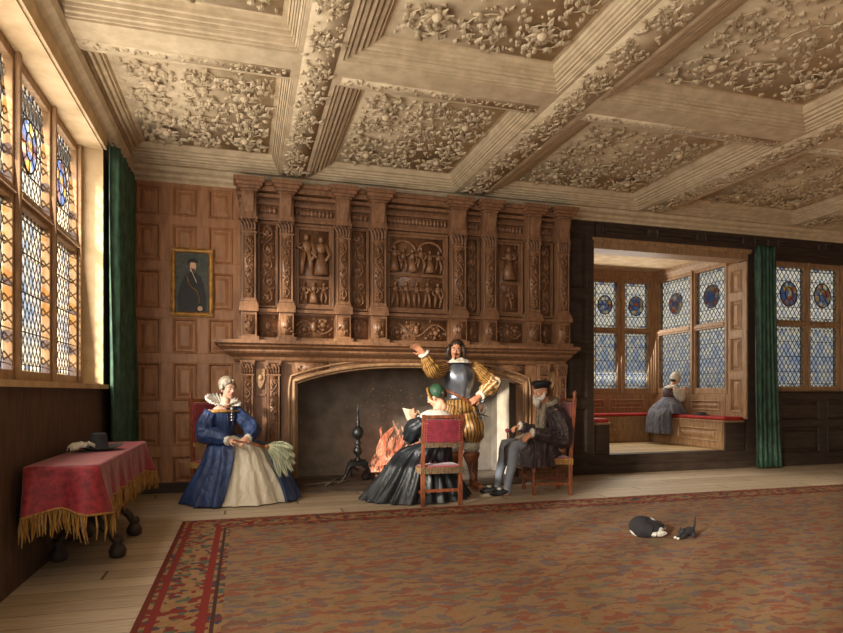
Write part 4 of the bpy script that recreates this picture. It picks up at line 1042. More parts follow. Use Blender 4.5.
def hand(B, wrist, d, nrm, curl=.5, side=1, s=1.0, spread=.12):
    """d: wrist to knuckles, nrm: back of the hand, side: +1 thumb on d x nrm side"""
    d = V(d).normalized(); nrm = (V(nrm) - d * V(nrm).dot(d)).normalized(); a = d.cross(nrm); w = V(wrist)
    P = lambda x, y, z: w + (d * x + a * y + nrm * z) * s
    K = Matrix((d, a, nrm)).transposed()
    B.ell(P(.05, 0, 0), (.055 * s, .042 * s, .02 * s), 12, 8, K); B.cap(P(-.02, 0, 0), P(.03, 0, 0), .026 * s, .028 * s, 8)
    for k in range(4):
        y = (k - 1.5) * .021 * side * -1; L = (.068, .078, .073, .058)[k] * s; ang = 0
        p = P(.088, y, 0); B.cap(P(.05, y * .8, 0), p, .0115 * s, .0115 * s, 6)
        dd = (d + a * y * spread * 12).normalized()
        for q, (fl, rr) in enumerate(((.45, .0105), (.32, .0095), (.25, .0085))):
            ang += curl * (.5, .8, .6)[q] * 1.2; e = p + (dd * math.cos(ang) - nrm * math.sin(ang)) * L * fl
            B.cap(p, e, rr * s, (rr - .001) * s, 6); p = e
    th = P(.025, .03 * side, -.004); t2 = th + (d * .6 + a * side * .75 - nrm * .25 * (1 + curl)).normalized() * .038 * s; t3 = t2 + (d * .85 + a * side * .2 * (1 - curl) - nrm * .5 * curl).normalized() * .032 * s
    B.cap(P(.02, .015 * side, 0), th, .014 * s, .0135 * s, 6); B.cap(th, t2, .0135 * s, .0115 * s, 6); B.cap(t2, t3, .0115 * s, .0095 * s, 6)
def limb(B, pts, r):
    for i in range(len(pts) - 1): B.cap(pts[i], pts[i + 1], r[i], r[i + 1], 10)
def torso(B, hip, chest, neck, sh, sw=.17, fem=False):
    hip, chest, neck = V(hip), V(chest), V(neck); R = V(sh).normalized(); U = (neck - hip).normalized(); F = U.cross(R); K = Matrix((R, F, U)).transposed()
    B.ell(hip - V((0, 0, .04)), (.115 if fem else .145, .085 if fem else .115, .10), 14, 10, K); B.ell(hip.lerp(chest, .5), (.085 if fem else .115, .07, .15), 14, 10, K)
    B.ell(chest, (sw * .88, .088, .13), 14, 10, K); B.ell(chest.lerp(neck, .5), (sw * .9, .08, .08), 14, 10, K)
def person(label, o): return thing('person', label, 'person', o)

# ================================================================== the lady in blue
LF = V((.62, -.78, 0)).normalized()
chair('chair', 'red upholstered chair with the lady in the blue gown seated on it', (-.245, 6.95, 0), math.radians(-51 + 90), .46, .42, .43, 1.10, .62, finial=True)
hd = W(228, 388.5, 6.80); o = V((-.2, 6.88, 0)); t = person('seated lady in blue gown over cream skirt, white ruff, holding a feather fan', o)
hip = V((-.2, 6.9, .58)); chest = V((-.215, 6.88, .86)); neck = V((-.205, 6.85, 1.05)); RS = V((.80, .45, 0)).normalized()
RW, LW = W(229, 440.5, 6.56), W(247.5, 437.5, 6.52)
B = MB(); torso(B, hip, chest, neck, RS, .15, True); P, K = head(B, hd, (.55, -.83, 0), -4, 3, .95, True); B.cap(neck - V((0, 0, .05)), P(0, -.03, -.09), .052, .042)
shL, shR = chest - RS * .16 + V((0, 0, .08)), chest + RS * .16 + V((0, 0, .08)); eL, eR = W(206, 434, 6.78), W(252, 430, 6.66)
limb(B, [shL, eL, RW], [.048, .04, .026]); limb(B, [shR, eR, LW], [.048, .04, .026])
hand(B, RW, V((.9, -.25, -.15)), V((0, -.3, 1)), .7, 1, .92); hand(B, LW, V((-.5, -.5, -.3)), V((.1, -.4, 1)), .7, -1, .92)
for s in (-1, 1):
    kn = hip + LF * .27 + RS * .07 * s + V((0, 0, -.09)); limb(B, [hip + RS * .07 * s - V((0, 0, .06)), kn, V((kn.x + .03, kn.y - .02, .07))], [.075, .055, .04]); B.cap((kn.x + .03, kn.y - .02, .045), (kn.x + .08, kn.y - .10, .035), .035, .03)
B.build('body', SKIN, t, smooth=True, remesh=.007); face(t, P, K, .95, HAIRG)
KR = [(-.02, 6.78, .56, .42, .012), (-.02, 6.78, .53, .40, .10), (-.02, 6.79, .45, .37, .28), (-.03, 6.79, .37, .325, .43), (-.04, 6.80, .33, .29, .54), (-.08, 6.83, .27, .235, .625), (-.15, 6.87, .18, .15, .665), (-.20, 6.89, .125, .105, .71)]
mb = MB(); skirt(mb, KR, 0, 360, 130, .06, 17, -.045, 2); sk = sub(mb.build('cream_skirt', CREAM, t, smooth=True), t)
mb = MB(); skirt(mb, KR, (-41, -30), (247, 270), 160, .10, 19, .015, 5); gw = sub(mb.build('blue_overgown', BLUE, t, smooth=True, solid=.008), t)
mb = MB()                                                             # bodice
cz = [(-.20, 6.895, .108, .09, .66), (-.205, 6.89, .112, .092, .74), (-.212, 6.885, .14, .112, .82), (-.215, 6.88, .168, .118, .90), (-.215, 6.872, .175, .112, .955), (-.213, 6.868, .16, .10, .985)]
def yawrings(cz, R, n=28, amp=0, nf=7, extra=0):
    out = []; F = V((0, 0, 1)).cross(R)
    for cx, cy, rx, ry, z in cz: out.append([V((cx, cy, z)) + R * (rx + extra) * math.cos(k * 2 * PI / n) * (1 + amp * math.sin(nf * k * 2 * PI / n)) + F * (ry + extra) * math.sin(k * 2 * PI / n) * (1 + amp * math.sin(nf * k * 2 * PI / n)) for k in range(n)])
    return out
mb.loft(yawrings(cz, RS)); bd = sub(mb.build('bodice', BLUE, t, smooth=True), t)
mb = MB(); rg2 = yawrings([(-.213, 6.87, .172, .113, .965)], RS)[0]; mb.tube(rg2 + [rg2[0]], .016, 6, .3, 4); mb.build('gold_neckline', GOLD, bd, smooth=True)
mb = MB(); f0 = chest + LF * .115 + V((0, 0, .05))
mb.prism([(-.05, .12), (.05, .12), (.035, 0), (.0, -.16), (-.035, 0)], 0, .012, lambda x, y, z: f0 + RS * x + LF * (y + .0 - (.02 if z < -.1 else 0)) + V((0, 0, z - .03)))
mb.build('stomacher', M('navy_stomacher', (14, 20, 48), (34, 44, 78), 30), bd, bevel=.003)
mb = MB()
for k in range(5): mb.ell(f0 + LF * .016 + V((0, 0, .08 - .03 * k)) + RS * .004, .009 if k else .014, 8, 6)
mb.build('pearl_brooch', JEWEL, bd, smooth=True)
def sleeve(t, name, mat, pts, rad, wr=.1, seg=16, seed=0, sub_=5, cuff=None, cuffmat=None):
    pp, rr = [], []; m = len(pts)
    for i in range(m - 1):
        for q in range(sub_):
            f = q / sub_; a, b = V(pts[i]), V(pts[i + 1]); p0, p3 = V(pts[max(i - 1, 0)]), V(pts[min(i + 2, m - 1)])
            pp.append(.5 * ((2 * a) + (b - p0) * f + (2 * p0 - 5 * a + 4 * b - p3) * f * f + (3 * a - p0 - 3 * b + p3) * f ** 3)); rr.append(rad[i] + (rad[i + 1] - rad[i]) * (f * f * (3 - 2 * f)))
    pp.append(V(pts[-1])); rr.append(rad[-1]); mb = MB(); mb.tube(pp, rr, seg + 10, wr * 1.25, 7, None, seed); s = sub(mb.build(name, mat, t, smooth=True), t)
    if cuff:
        d = (pp[-1] - pp[-3]).normalized(); mb = MB(); e = pp[-1]
        mb.tube([e - d * .015, e + d * .012, e + d * .03, e + d * .034], [rad[-1] * .9, cuff, cuff * 1.1, cuff * .7], 20, .12, 8); mb.build('cuff', cuffmat or LACE, s, smooth=True)
    return s
sleeve(t, 'sleeve', BLUE, [shL + V((.02, 0, .02)), shL.lerp(eL, .5) + V((-.02, 0, 0)), eL, eL.lerp(RW, .5), RW - V((.02, 0, 0))], [.07, .085, .095, .085, .05], .12, 18, 1, 5, .045)
sleeve(t, 'sleeve', BLUE, [shR + V((-.02, 0, .02)), shR.lerp(eR, .5) + V((.02, 0, 0)), eR, LW + V((.01, .02, .0))], [.066, .078, .085, .05], .12, 18, 4, 5, .042)
mb = MB()                                                             # standing ruff, open in front
n = 120; nk = V((-.205, 6.865, 1.02)); Ff = V((.55, -.83, 0)).normalized(); Rf = V((.83, .55, 0)); rows = []
for j in range(7):
    q = j / 6; row = []
    for i in range(n + 1):
        a = math.radians(38 + (322 - 38) * i / n); back = .5 - .5 * math.cos(a)
        rr = .055 + q * (.105 + .05 * back); z = q * (-.01 + .135 * back ** 1.1) + q * .014 * math.sin(i * 2 * PI / 5) + (.008 * math.sin(i * 1.7) if j == 6 else 0)
        row.append(nk + Ff * math.cos(a) * rr + Rf * math.sin(a) * rr + V((0, 0, z)))
    rows.append(row)
mb.loft(rows, closed=False); mb.build('lace_ruff', LACE, t, smooth=True, solid=.004)
mb = MB()
mb.ell(P(0, -.025, .048), (.088, .092, .090), 18, 12, K)
for sg in (-1, 1):
    for k in range(6): mb.ell(P(sg * (.02 + .011 * k), .068 - .016 * k, .085 - .016 * k), .023, 8, 6)
    mb.ell(P(sg * .078, .0, .02), (.02, .035, .035), 8, 6, K)
hr = sub(mb.build('hair', HAIRG, t, smooth=True), t)
mb = MB(); mb.ell(P(0, -.06, .035), (.075, .072, .08), 14, 10, K); mb.build('dark_snood', M('dark_snood', (40, 24, 20), (72, 44, 36), 60), hr, smooth=True)
mb = MB()
for k in range(11): a = PI * k / 10; mb.ell(P(.078 * math.cos(a), .012, .035 + .085 * math.sin(a)), .007, 6, 5)
mb.build('pearl_band', JEWEL, hr, smooth=True)
mb = MB()
for k in range(15): a = -PI * k / 14; mb.ell(V((-.195, 6.83, 1.05)) + Rf * .052 * math.cos(a) * 1.1 + Ff * (.052 * -math.sin(a)) + V((0, 0, -.012 * math.sin(-a))), .006, 6, 5)
mb.build('pearl_necklace', JEWEL, t, smooth=True)
# feather fan in her hands
H0, H1 = W(233, 440, 6.46), W(267, 447, 6.40)
fn = thing('feather_fan', 'pale green and white feather fan with brown handle across the blue lady\'s lap', 'fan', H0)
mb = MB(); mb.tube([H0, H0.lerp(H1, .5), H1], [.009, .011, .014], 8); mb.build('handle', OAKC, fn, smooth=True)
mb = MB(); mb.ell(H1, (.028, .02, .028), 10, 6); mb.build('feather_socket', GILT, fn, smooth=True)
for k, (du, dv, L) in enumerate(((25, -1, 1), (27, 7, 1), (27, 14, 1), (25, 21, 1), (20, 26, 1), (13, 27, 1), (26, 11, .8), (24, 17, .8))):
    e = W(267 + du * L, 449 + dv * L, 6.36 + .015 * (k % 3)); m = H1.lerp(e, .5) + V((.02, 0, .03)); mb = MB()
    plume(mb, [H1, H1.lerp(m, .5) + V((0, 0, .012)), m, m.lerp(e, .55), e], .032, 22, .012, .003, (0, 1, 0)); mb.build('feather', FEATH, fn, smooth=True)

# ================================================================== the woman reading, seen from behind
chair('chair', 'low red-backed wooden chair seen from behind, under the woman in black', (1.95, 6.09, 0), math.radians(180 - 2), .44, .40, .415, .94, .645, FR=GOLD2)
o = V((1.95, 6.15, 0)); t = person('woman in black dress and green cap seen from behind, reading a paper by the fire', o)
hip = V((1.95, 6.14, .54)); chest = V((1.955, 6.12, .80)); neck = V((1.945, 6.13, 1.0)); RS = V((-.93, -.35, 0)).normalized(); FD = V((-.35, .93, 0)).normalized()
hd = W(435.5, 396.5, 6.16); B = MB(); torso(B, hip, chest, neck, RS, .15, True); P, K = head(B, hd, (-.75, .65, 0), -22, -8, .95, True); B.cap(neck - V((0, 0, .06)), P(0, -.03, -.09), .05, .042)
shL, shR = chest + RS * -.16 + V((0, 0, .07)), chest + RS * .16 + V((0, 0, .07))    # shR is on the picture's left? RS points to -X
eA = W(411, 436, 6.24); wA = W(414, 418, 6.42); eB = V((2.14, 6.32, .66)); wB = W(424, 419, 6.52)
limb(B, [shR, eA, wA], [.046, .038, .026]); limb(B, [shL, eB, wB], [.046, .038, .026])
hand(B, wA, V((-.1, .4, .6)), V((-.8, -.5, .2)), .6, 1, .9); hand(B, wB, V((-.7, .2, .4)), V((.2, .8, .3)), .6, 1, .9)
for s in (-1, 1):
    kn = hip + V((-.14, .24, -.07)) + RS * .08 * s; limb(B, [hip + RS * .07 * s - V((0, 0, .06)), kn, V((kn.x - .03, kn.y + .03, .07))], [.085, .06, .04]); B.cap((kn.x - .03, kn.y + .03, .045), (kn.x - .1, kn.y + .09, .035), .035, .03)
B.build('body', SKIN, t, smooth=True, remesh=.007); face(t, P, K, .95)
SR = [(1.82, 6.47, .60, .46, .012), (1.83, 6.46, .54, .43, .09), (1.85, 6.44, .43, .38, .25), (1.86, 6.42, .35, .34, .38), (1.87, 6.33, .31, .33, .48), (1.89, 6.26, .27, .275, .56), (1.94, 6.18, .20, .185, .61), (1.95, 6.14, .13, .115, .64)]
mb = MB(); skirt(mb, SR, 0, 360, 170, .11, 21, 0, 9); mb.build('black_skirt', BLACKS, t, smooth=True)
mb = MB(); mb.loft(yawrings([(1.95, 6.14, .125, .105, .60), (1.95, 6.135, .11, .092, .66), (1.955, 6.125, .14, .105, .76), (1.955, 6.12, .17, .118, .84), (1.95, 6.12, .165, .105, .90), (1.948, 6.125, .10, .08, .945)], RS, 28, .03, 9)); bd = sub(mb.build('bodice', BLACKS, t, smooth=True), t)
mb = MB(); rg2 = yawrings([(1.95, 6.138, .128, .108, .635)], RS)[0]; mb.tube(rg2 + [rg2[0]], .014, 6, .3, 4); mb.build('gold_belt', GOLD, bd, smooth=True)
sleeve(t, 'sleeve', BLACKS, [shR, shR.lerp(eA, .55) + V((-.03, 0, 0)), eA, wA.lerp(eA, .35)], [.075, .095, .085, .045], .13, 18, 2, 5, .05, LINEN)
sleeve(t, 'sleeve', BLACKS, [shL, shL.lerp(eB, .55) + V((.02, 0, 0)), eB, wB.lerp(eB, .35)], [.07, .088, .08, .045], .13, 18, 6, 5, .045, LINEN)
mb = MB(); rows = []
for j in range(5):
    q = j / 4; rows.append([V((1.947, 6.125, .985 - .075 * q ** 1.3)) + RS * math.cos(k * PI / 40) * (.06 + q * .155) * (1 + .03 * q * math.sin(k * 2.1)) + V((0, 0, 1)).cross(RS) * math.sin(k * PI / 40) * (.052 + q * .10) + V((0, 0, .006 * math.sin(k * 2.2) * q)) for k in range(80)])
mb.loft(rows, False, False); mb.build('lace_collar', LACE, t, smooth=True, solid=.004)
mb = MB(); mb.ell(P(0, -.02, .04), (.079, .092, .083), 18, 12, K); mb.ell(P(0, -.10, .0), (.045, .04, .05), 12, 8, K); hr = sub(mb.build('hair', HAIRD, t, smooth=True), t)
mb = MB(); mb.ell(P(0, -.035, .045), (.084, .086, .086), 18, 12, K); mb.build('green_cap', EMB, hr, smooth=True)
mb = MB(); mb.tube([P(.088 * math.cos(a), .03 + .012 * math.sin(a), .03 + .092 * math.sin(a)) for a in [(-.5 + k * (PI + 1) / 16) for k in range(17)]], .012, 6, .3, 3); mb.build('gold_cap_band', GOLD, hr, smooth=True)
PA, PB2, PC, PD = W(402.5, 408, 6.58), W(419, 410.5, 6.48), W(421, 421, 6.44), W(407, 420.5, 6.54)
pp = thing('paper_sheet', 'open cream sheet of paper held up by the woman in black', 'paper', PD); mb = MB(); rows = []
for j in range(9):
    q = j / 8; rows.append([PA.lerp(PB2, i / 8).lerp(PD.lerp(PC, i / 8), q) + V((-.3, -.8, 0)) * .02 * math.sin(i / 8 * 2 * PI) for i in range(9)])
mb.loft(rows, closed=False); sh_ = sub(mb.build('sheet', PAPER, pp, smooth=True, solid=.002), pp)
mb = MB(); r = random.Random(2); pn_ = (PB2 - PA).cross(PD - PA).normalized(); pn_ = pn_ if pn_.y < 0 else -pn_
for j in range(7):
    q = .12 + j * .12
    for i in range(5):
        a0 = .1 + i * .165; 
        def pt(u): return PA.lerp(PB2, u).lerp(PD.lerp(PC, u), q) + V((-.3, -.8, 0)) * .02 * math.sin(u * 2 * PI) + pn_ * .0025
        mb.bar(pt(a0), pt(a0 + r.uniform(.08, .13)), .0018, .0018)
mb.build('written_lines', DARK, sh_)

# ================================================================== the cavalier
o = V((2.47, 6.87, 0)); t = person('standing man in steel breastplate and slashed gold silk, one arm raised, beside the hearth', o)
CYv = 6.85; hip = W(460, 413, CYv); chest = W(459, 380, CYv); neck = W(459, 363.5, CYv - .01); hd = W(456.5, 350, CYv - .03); RS = V((.97, .1, 0)).normalized(); F_ = V((0, 0, 1)).cross(RS) * -1
B = MB(); torso(B, hip, chest, neck, RS, .18); P, K = head(B, hd, (-.42, -.9, 0), -6, -5); B.cap(neck - V((0, 0, .05)), P(0, -.03, -.1), .06, .052)
shL, shR = W(445, 369, CYv), W(476, 369, CYv); eA, wA = W(433, 371, CYv - .18), W(423.5, 353, CYv - .26); eB, wB = W(493, 384, CYv + .04), W(479, 397, CYv - .12)
limb(B, [shL, eA, wA], [.055, .044, .03]); limb(B, [shR, eB, wB], [.055, .044, .03])
hand(B, wA, V((-.75, -.1, .55)), V((.3, .6, .6)), .22, 1, 1.05, .3); hand(B, wB, V((-.8, -.25, -.4)), V((.1, -.9, .4)), .6, -1, 1.0)
legs = []
for s, (u, v) in ((-1, (449, 489)), (1, (473.5, 490))):
    hj = hip + RS * .09 * s - V((0, 0, .05)); ft = W(u, v, CYv + (.02 if s > 0 else .12)); ft.z = .09; kn = hj.lerp(ft, .5) + V((0, -.05, .02)); legs.append((hj, kn, ft))
    limb(B, [hj, kn, ft], [.095, .06, .045]); B.cap(ft + V((0, 0, -.04)), ft + V((-.05 + .08 * s, -.17, -.055)), .045, .035)
B.build('body', SKINR, t, smooth=True, remesh=.007); face(t, P, K, 1, HAIRD)
mb = MB()
mb.ell(P(0, -.025, .045), (.086, .098, .088), 18, 12, K)
for sg in (-1, 1):
    for k in range(7):
        a = k / 6; mb.tube([P(sg * (.074 - .008 * k), .035 - .11 * a, .06), P(sg * (.10 - .01 * k), .03 - .12 * a, -.02), P(sg * (.098 - .008 * k), .025 - .12 * a, -.08), P(sg * (.112 - .01 * k), .03 - .12 * a, -.125)], [.022, .026, .026, .012], 8, .2, 3, None, k)
mb.build('long_curly_hair', HAIRD, t, smooth=True)
mb = MB()
for sg in (-1, 1): mb.tube([P(0, .106, -.044), P(sg * .018, .1, -.043), P(sg * .036, .088, -.036)], [.006, .006, .002], 6)
mb.tube([P(0, .094, -.072), P(0, .096, -.09), P(0, .09, -.118)], [.007, .012, .003], 8)
mb.build('moustache_and_beard', HAIRD, t, smooth=True)
def strip_surf(mb, rows): mb.loft(rows, closed=False)
ck = MB(); cx_, cy_ = chest.x, chest.y
ck.loft(yawrings([(hip.x - .005, CYv, .165, .125, 1.085), (hip.x - .005, CYv, .150, .118, 1.10), (cx_, CYv, .148, .125, 1.16), (cx_, CYv - .005, .175, .15, 1.26), (cx_, CYv - .008, .195, .16, 1.34), (cx_, CYv - .003, .195, .148, 1.41), (cx_, CYv, .165, .125, 1.46), (cx_, CYv, .125, .10, 1.50), (cx_, CYv, .09, .08, 1.52)], RS, 36))
# central ridge of the breastplate
ck.v = [(x, y - .022 * max(0, 1 - abs((V((x, y, 0)) - V((cx_, CYv, 0))).dot(RS)) / .05) if y < CYv else y, z) for x, y, z in ck.v]
dk = MB(); dk.loft(yawrings([(hip.x - .005, CYv, .185, .15, .93), (hip.x - .005, CYv, .175, .14, 1.0), (hip.x - .005, CYv, .158, .12, 1.10)], RS, 36)); dk.build('doublet_skirt', SLASH, t, smooth=True)
cr_ = sub(ck.build('steel_cuirass', STEEL, t, smooth=True), t)
mb = MB()
for zc, rx, ry in ((1.09, .170, .13), ): rr_ = yawrings([(hip.x - .005, CYv, rx, ry, zc)], RS, 36)[0]; mb.tube(rr_ + [rr_[0]], .009, 6)
rr_ = yawrings([(cx_, CYv, .10, .088, 1.515)], RS, 36)[0]; mb.tube(rr_ + [rr_[0]], .009, 6)
mb.build('rolled_edges', STEEL, cr_, smooth=True)
mb = MB(); rows = []
for q in range(4):
    z = 1.578 - .062 * (q / 3) ** 1.2; rows.append([V((neck.x, CYv - .015, z)) + RS * math.cos(k * PI / 24) * (.064 + .03 * q) + F_ * math.sin(k * PI / 24) * (.064 + .028 * q) * 1 for k in range(48)])
mb.loft(rows, False, False); mb.build('linen_collar', LINEN, t, smooth=True, solid=.005)
sl_ = sleeve(t, 'sleeve', SLASH, [shL + V((.06, 0, .0)), shL + V((-.005, 0, .005)), shL.lerp(eA, .5), eA, eA.lerp(wA, .5), wA - (wA - eA) * .12], [.04, .078, .088, .088, .076, .05], .12, 24, 3, 5, .062, LACE)
sleeve(t, 'sleeve', SLASH, [shR + V((-.06, 0, .0)), shR + V((.0, 0, .005)), shR.lerp(eB, .35), shR.lerp(eB, .7)], [.04, .078, .094, .088], .1, 24, 7)
sleeve(t, 'linen_undersleeve', SLASHW, [shR.lerp(eB, .6), eB, eB.lerp(wB, .45), wB - (wB - eB) * .15], [.092, .10, .085, .05], .14, 24, 5, 5, .058, LACE)
for s, (hj, kn, ft) in zip((-1, 1), legs):
    k_ = kn + V((0, 0, .02))
    sleeve(t, 'breeches_leg', SLASH, [hj + V((-.01 * s, 0, .14)), hj + V((.015 * s, 0, .0)), hj.lerp(k_, .5) + V((.025 * s, -.01, 0)), hj.lerp(k_, .86)], [.12, .15, .155, .10], .09, 30, s + 2)
    mb = MB(); c0 = hj.lerp(k_, .9); mb.tube([c0 + V((0, 0, .03)), c0, c0 - V((0, 0, .06)), c0 - V((0, 0, .10))], [.08, .10, .105, .075], 22, .15, 9); mb.build('linen_boot_hose', LINEN, t, smooth=True)
    mb = MB(); kz = kn + V((0, 0, -.10)); mb.tube([kz + V((0, 0, .05)), kz + V((0, 0, .01)), kz - V((0, 0, .04)), kn.lerp(ft, .5), ft + V((0, 0, .07)), ft, ft + V((0, 0, -.06))], [.095, .10, .075, .066, .05, .052, .05], 18, .08, 4, None, s)
    d_ = V((-.05 + .08 * s, -.17, 0)).normalized()
    mb.tube([ft + V((0, .04, -.05)), ft + d_ * .07 + V((0, 0, -.035)), ft + d_ * .15 + V((0, 0, -.052)), ft + d_ * .20 + V((0, 0, -.062))], [.045, .052, .045, .022], 14, 0, 5, (1, 1, .82))
    bt_ = sub(mb.build('boot', LEATH, t, smooth=True), t)
    mb = MB(); mb.tube([ft + V((.06 * s, -.02, .0)), ft + V((0, .075, .0)), ft + V((-.05 * s, -.02, .0))], .006, 6); mb.tube([ft + V((0, .07, 0)), ft + V((0, .14, .01))], .006, 6); mb.build('spur', STEEL, bt_, smooth=True)
mb = MB(); pts = []
for k in range(25):
    a = 2 * PI * k / 24; pts.append(V((hip.x - .005, CYv, 1.08 - .10 * math.cos(a))) + RS * .180 * math.cos(a) + F_ * .155 * math.sin(a))
mb.tube(pts, .018, 6, 0, 5, None); bl = sub(mb.build('sword_belt', LEATH, t, smooth=True), t)
# basket-hilted rapier hanging from the belt
S0, S1 = W(481, 414, CYv - .13), W(473.5, 459, CYv - .10); d_ = (S1 - S0).normalized(); sd = d_.cross(V((0, 1, 0))).normalized()
sw_ = thing('sword', 'steel rapier with swept hilt hanging at the breastplate man\'s hip', 'sword', S0)
mb = MB(); mb.bar(S0, S1 + d_ * .25, .02, .007, V((0, 1, 0))); mb.build('blade', STEEL, sw_, bevel=.002)
mb = MB(); mb.tube([S0 - d_ * .02, S0 - d_ * .07, S0 - d_ * .13], [.012, .015, .011], 8); mb.build('grip', LEATH, sw_, smooth=True)
mb = MB(); mb.ell(S0 - d_ * .15, .022, 10, 8); mb.build('pommel', STEEL, sw_, smooth=True)
mb = MB(); mb.tube([S0 - sd * .10 - d_ * .02, S0, S0 + sd * .10 + d_ * .02], .007, 6)
for s in (-1, 1):
    mb.tube([S0 + V((0, -.01, 0)), S0 + sd * .05 * s + V((0, -.045, 0)) + d_ * .035, S0 + sd * .01 * s + V((0, -.05, 0)) + d_ * .06, S0 + d_ * .03], .005, 6)
    mb.tube([S0 + sd * .02 * s, S0 + sd * .06 * s - d_ * .07 + V((0, -.02, 0)), S0 - d_ * .145], .005, 6)
mb.build('swept_hilt', STEEL, sw_, smooth=True)

# ================================================================== the old man
CA = math.radians(-102 + 360)
cc = W(546.5, 400, 6.40)
chair('armchair', 'red upholstered armchair with gold fringe under the old man in the black cap', (cc.x, cc.y, 0), math.radians(258), .50, .46, .43, 1.10, .74, arms=True, finial=True)
FD = V((-.98, .20, 0)).normalized(); RS = V((FD.y, -FD.x, 0))          # his right hand side (away from us) / left towards us
o = V((cc.x, cc.y, 0)); t = person('bearded old man in black cap and fur-trimmed plum coat, seated with a cane', o)
hip = V((cc.x + .10, cc.y - .02, .55)); chest = hip + V((-.03, 0, .30)); neck = hip + V((-.08, .0, .50)); hd = W(541, 391.5, neck.y - .01)
B = MB(); torso(B, hip, chest, neck, RS, .17); P, K = head(B, hd, (-.93, -.36, 0), -5); B.cap(neck - V((0, 0, .04)), P(0, -.03, -.1), .058, .05)
near, far = -RS, RS
near = V((.2, -.98, 0)) if near.y > 0 else near; far = -near
shN, shF = chest + near * .18 + V((0, 0, .08)), chest + far * .18 + V((0, 0, .08))
wN = W(533.5, 433.5, cc.y - .24); wF = W(521, 426.5, cc.y + .22); eN = chest + near * .25 + V((.05, 0, -.21)); eF = chest + far * .24 + V((-.02, 0, -.22))
limb(B, [shN, eN, wN], [.055, .044, .03]); limb(B, [shF, eF, wF], [.055, .044, .03])
hand(B, wN, V((-.9, 0, -.42)), V((-.3, -.3, .9)), .55, 1, 1); hand(B, wF, V((-.95, -.05, -.1)), V((0, .1, 1)), .95, 1, 1)
lg_ = []
for nv, (ku, kv, fu, fv) in ((near, (515, 447, 507, 488)), (far, (505, 447, 497, 490))):
    hj = hip + nv * .09 - V((0, 0, .02)); kn = W(ku, kv, hip.y + nv.y * .12); ft = W(fu, fv, hip.y + nv.y * .10); ft.z = .075; kn.z = .56; lg_.append((hj, kn, ft))
    limb(B, [hj, kn, ft], [.078, .052, .034]); B.cap(ft + V((.02, 0, -.03)), ft + FD * .15 + V((0, 0, -.045)), .04, .03)
B.build('body', SKINR, t, smooth=True, remesh=.007); face(t, P, K, 1, HAIRW)
for hj, kn, ft in lg_:
    mb = MB(); mb.tube([hj.lerp(kn, .55), kn.lerp(hj, .12), kn + V((0, 0, .0)), kn.lerp(ft, .12), kn.lerp(ft, .35) + V((.012, 0, 0)), kn.lerp(ft, .7), ft, ft + V((.01, 0, -.045))], [.080, .072, .068, .062, .060, .047, .042, .046], 16); mb.build('stocking', STOCK, t, smooth=True)
    mb = MB(); mb.tube([ft + V((.045, 0, -.035)), ft + V((0, 0, -.02)), ft + FD * .09 + V((0, 0, -.035)), ft + FD * .16 + V((0, 0, -.045)), ft + FD * .20 + V((0, 0, -.055))], [.03, .046, .046, .038, .015], 12, 0, 5, (1, 1, .8)); s_ = sub(mb.build('shoe', BLACKF, t, smooth=True), t)
    mb = MB(); mb.ell(ft + FD * .09 + V((0, 0, .005)), (.03, .03, .014), 8, 6); mb.build('shoe_rosette', LACE, s_, smooth=True)
kN, kF = lg_[0][1], lg_[1][1]; km = kN.lerp(kF, .5)
mb = MB(); cxh = hip.x
CR = [(hip.x - .29, hip.y, .34, .255, .33), (hip.x - .285, hip.y, .345, .25, .44), (hip.x - .28, hip.y, .33, .24, .56), (hip.x - .17, hip.y, .235, .215, .64), (hip.x - .04, hip.y, .15, .18, .67), (hip.x - .02, hip.y, .135, .165, .76), (hip.x - .03, hip.y, .14, .18, .88), (hip.x - .045, hip.y, .13, .185, .955), (hip.x - .07, hip.y, .09, .11, 1.03)]
skirt(mb, CR, 0, 360, 90, .06, 13, 0, 4, top_amp=.5); mb.build('plum_coat', COAT, t, smooth=True)
sleeve(t, 'sleeve', COAT, [shN + V((0, .02, .02)), shN.lerp(eN, .5) + V((.01, -.02, 0)), eN, eN.lerp(wN, .5), wN], [.085, .10, .098, .082, .055], .14, 18, 2, 5, .05, LINEN)
sleeve(t, 'sleeve', COAT, [shF + V((0, -.02, .02)), shF.lerp(eF, .5), eF, eF.lerp(wF, .5), wF], [.085, .10, .098, .082, .055], .14, 18, 5, 5, .05, LINEN)
mb = MB()                                                             # fur: round the neck, down the front and over the knees
nk = hip + V((-.075, 0, .47))
mb.tube([nk + V((.075 * math.cos(a), .10 * math.sin(a), .02 + .03 * math.cos(a))) for a in [k * PI / 9 for k in range(18)]] + [nk + V((.075, 0, .05))], .04, 10, .2, 5)
for nv in (near, far):
    g = nv * .05
    mb.tube([nk + V((-.08, 0, .01)) + g, hip + V((-.175, 0, .36)) + g * 1.2, hip + V((-.185, 0, .24)) + g * 1.5, hip + V((-.19, 0, .13)) + g * 2, hip + V((-.31, 0, .105)) + g * 2, hip + V((-.44, 0, .06)) + g * 2.2, hip + V((-.485, 0, -.04)) + g * 2.4, hip + V((-.50, 0, -.2)) + g * 2.6], [.035, .042, .045, .048, .05, .05, .048, .04], 10, .22, 4, None, 3)
mb.build('fur_trim', FUR, t, smooth=True)
mb = MB(); mb.ell(P(0, .06, -.085), (.05, .038, .045), 12, 8, K); mb.tube([P(0, .078, -.08), P(0, .085, -.13), P(0, .07, -.19)], [.05, .042, .008], 12, .15, 5)
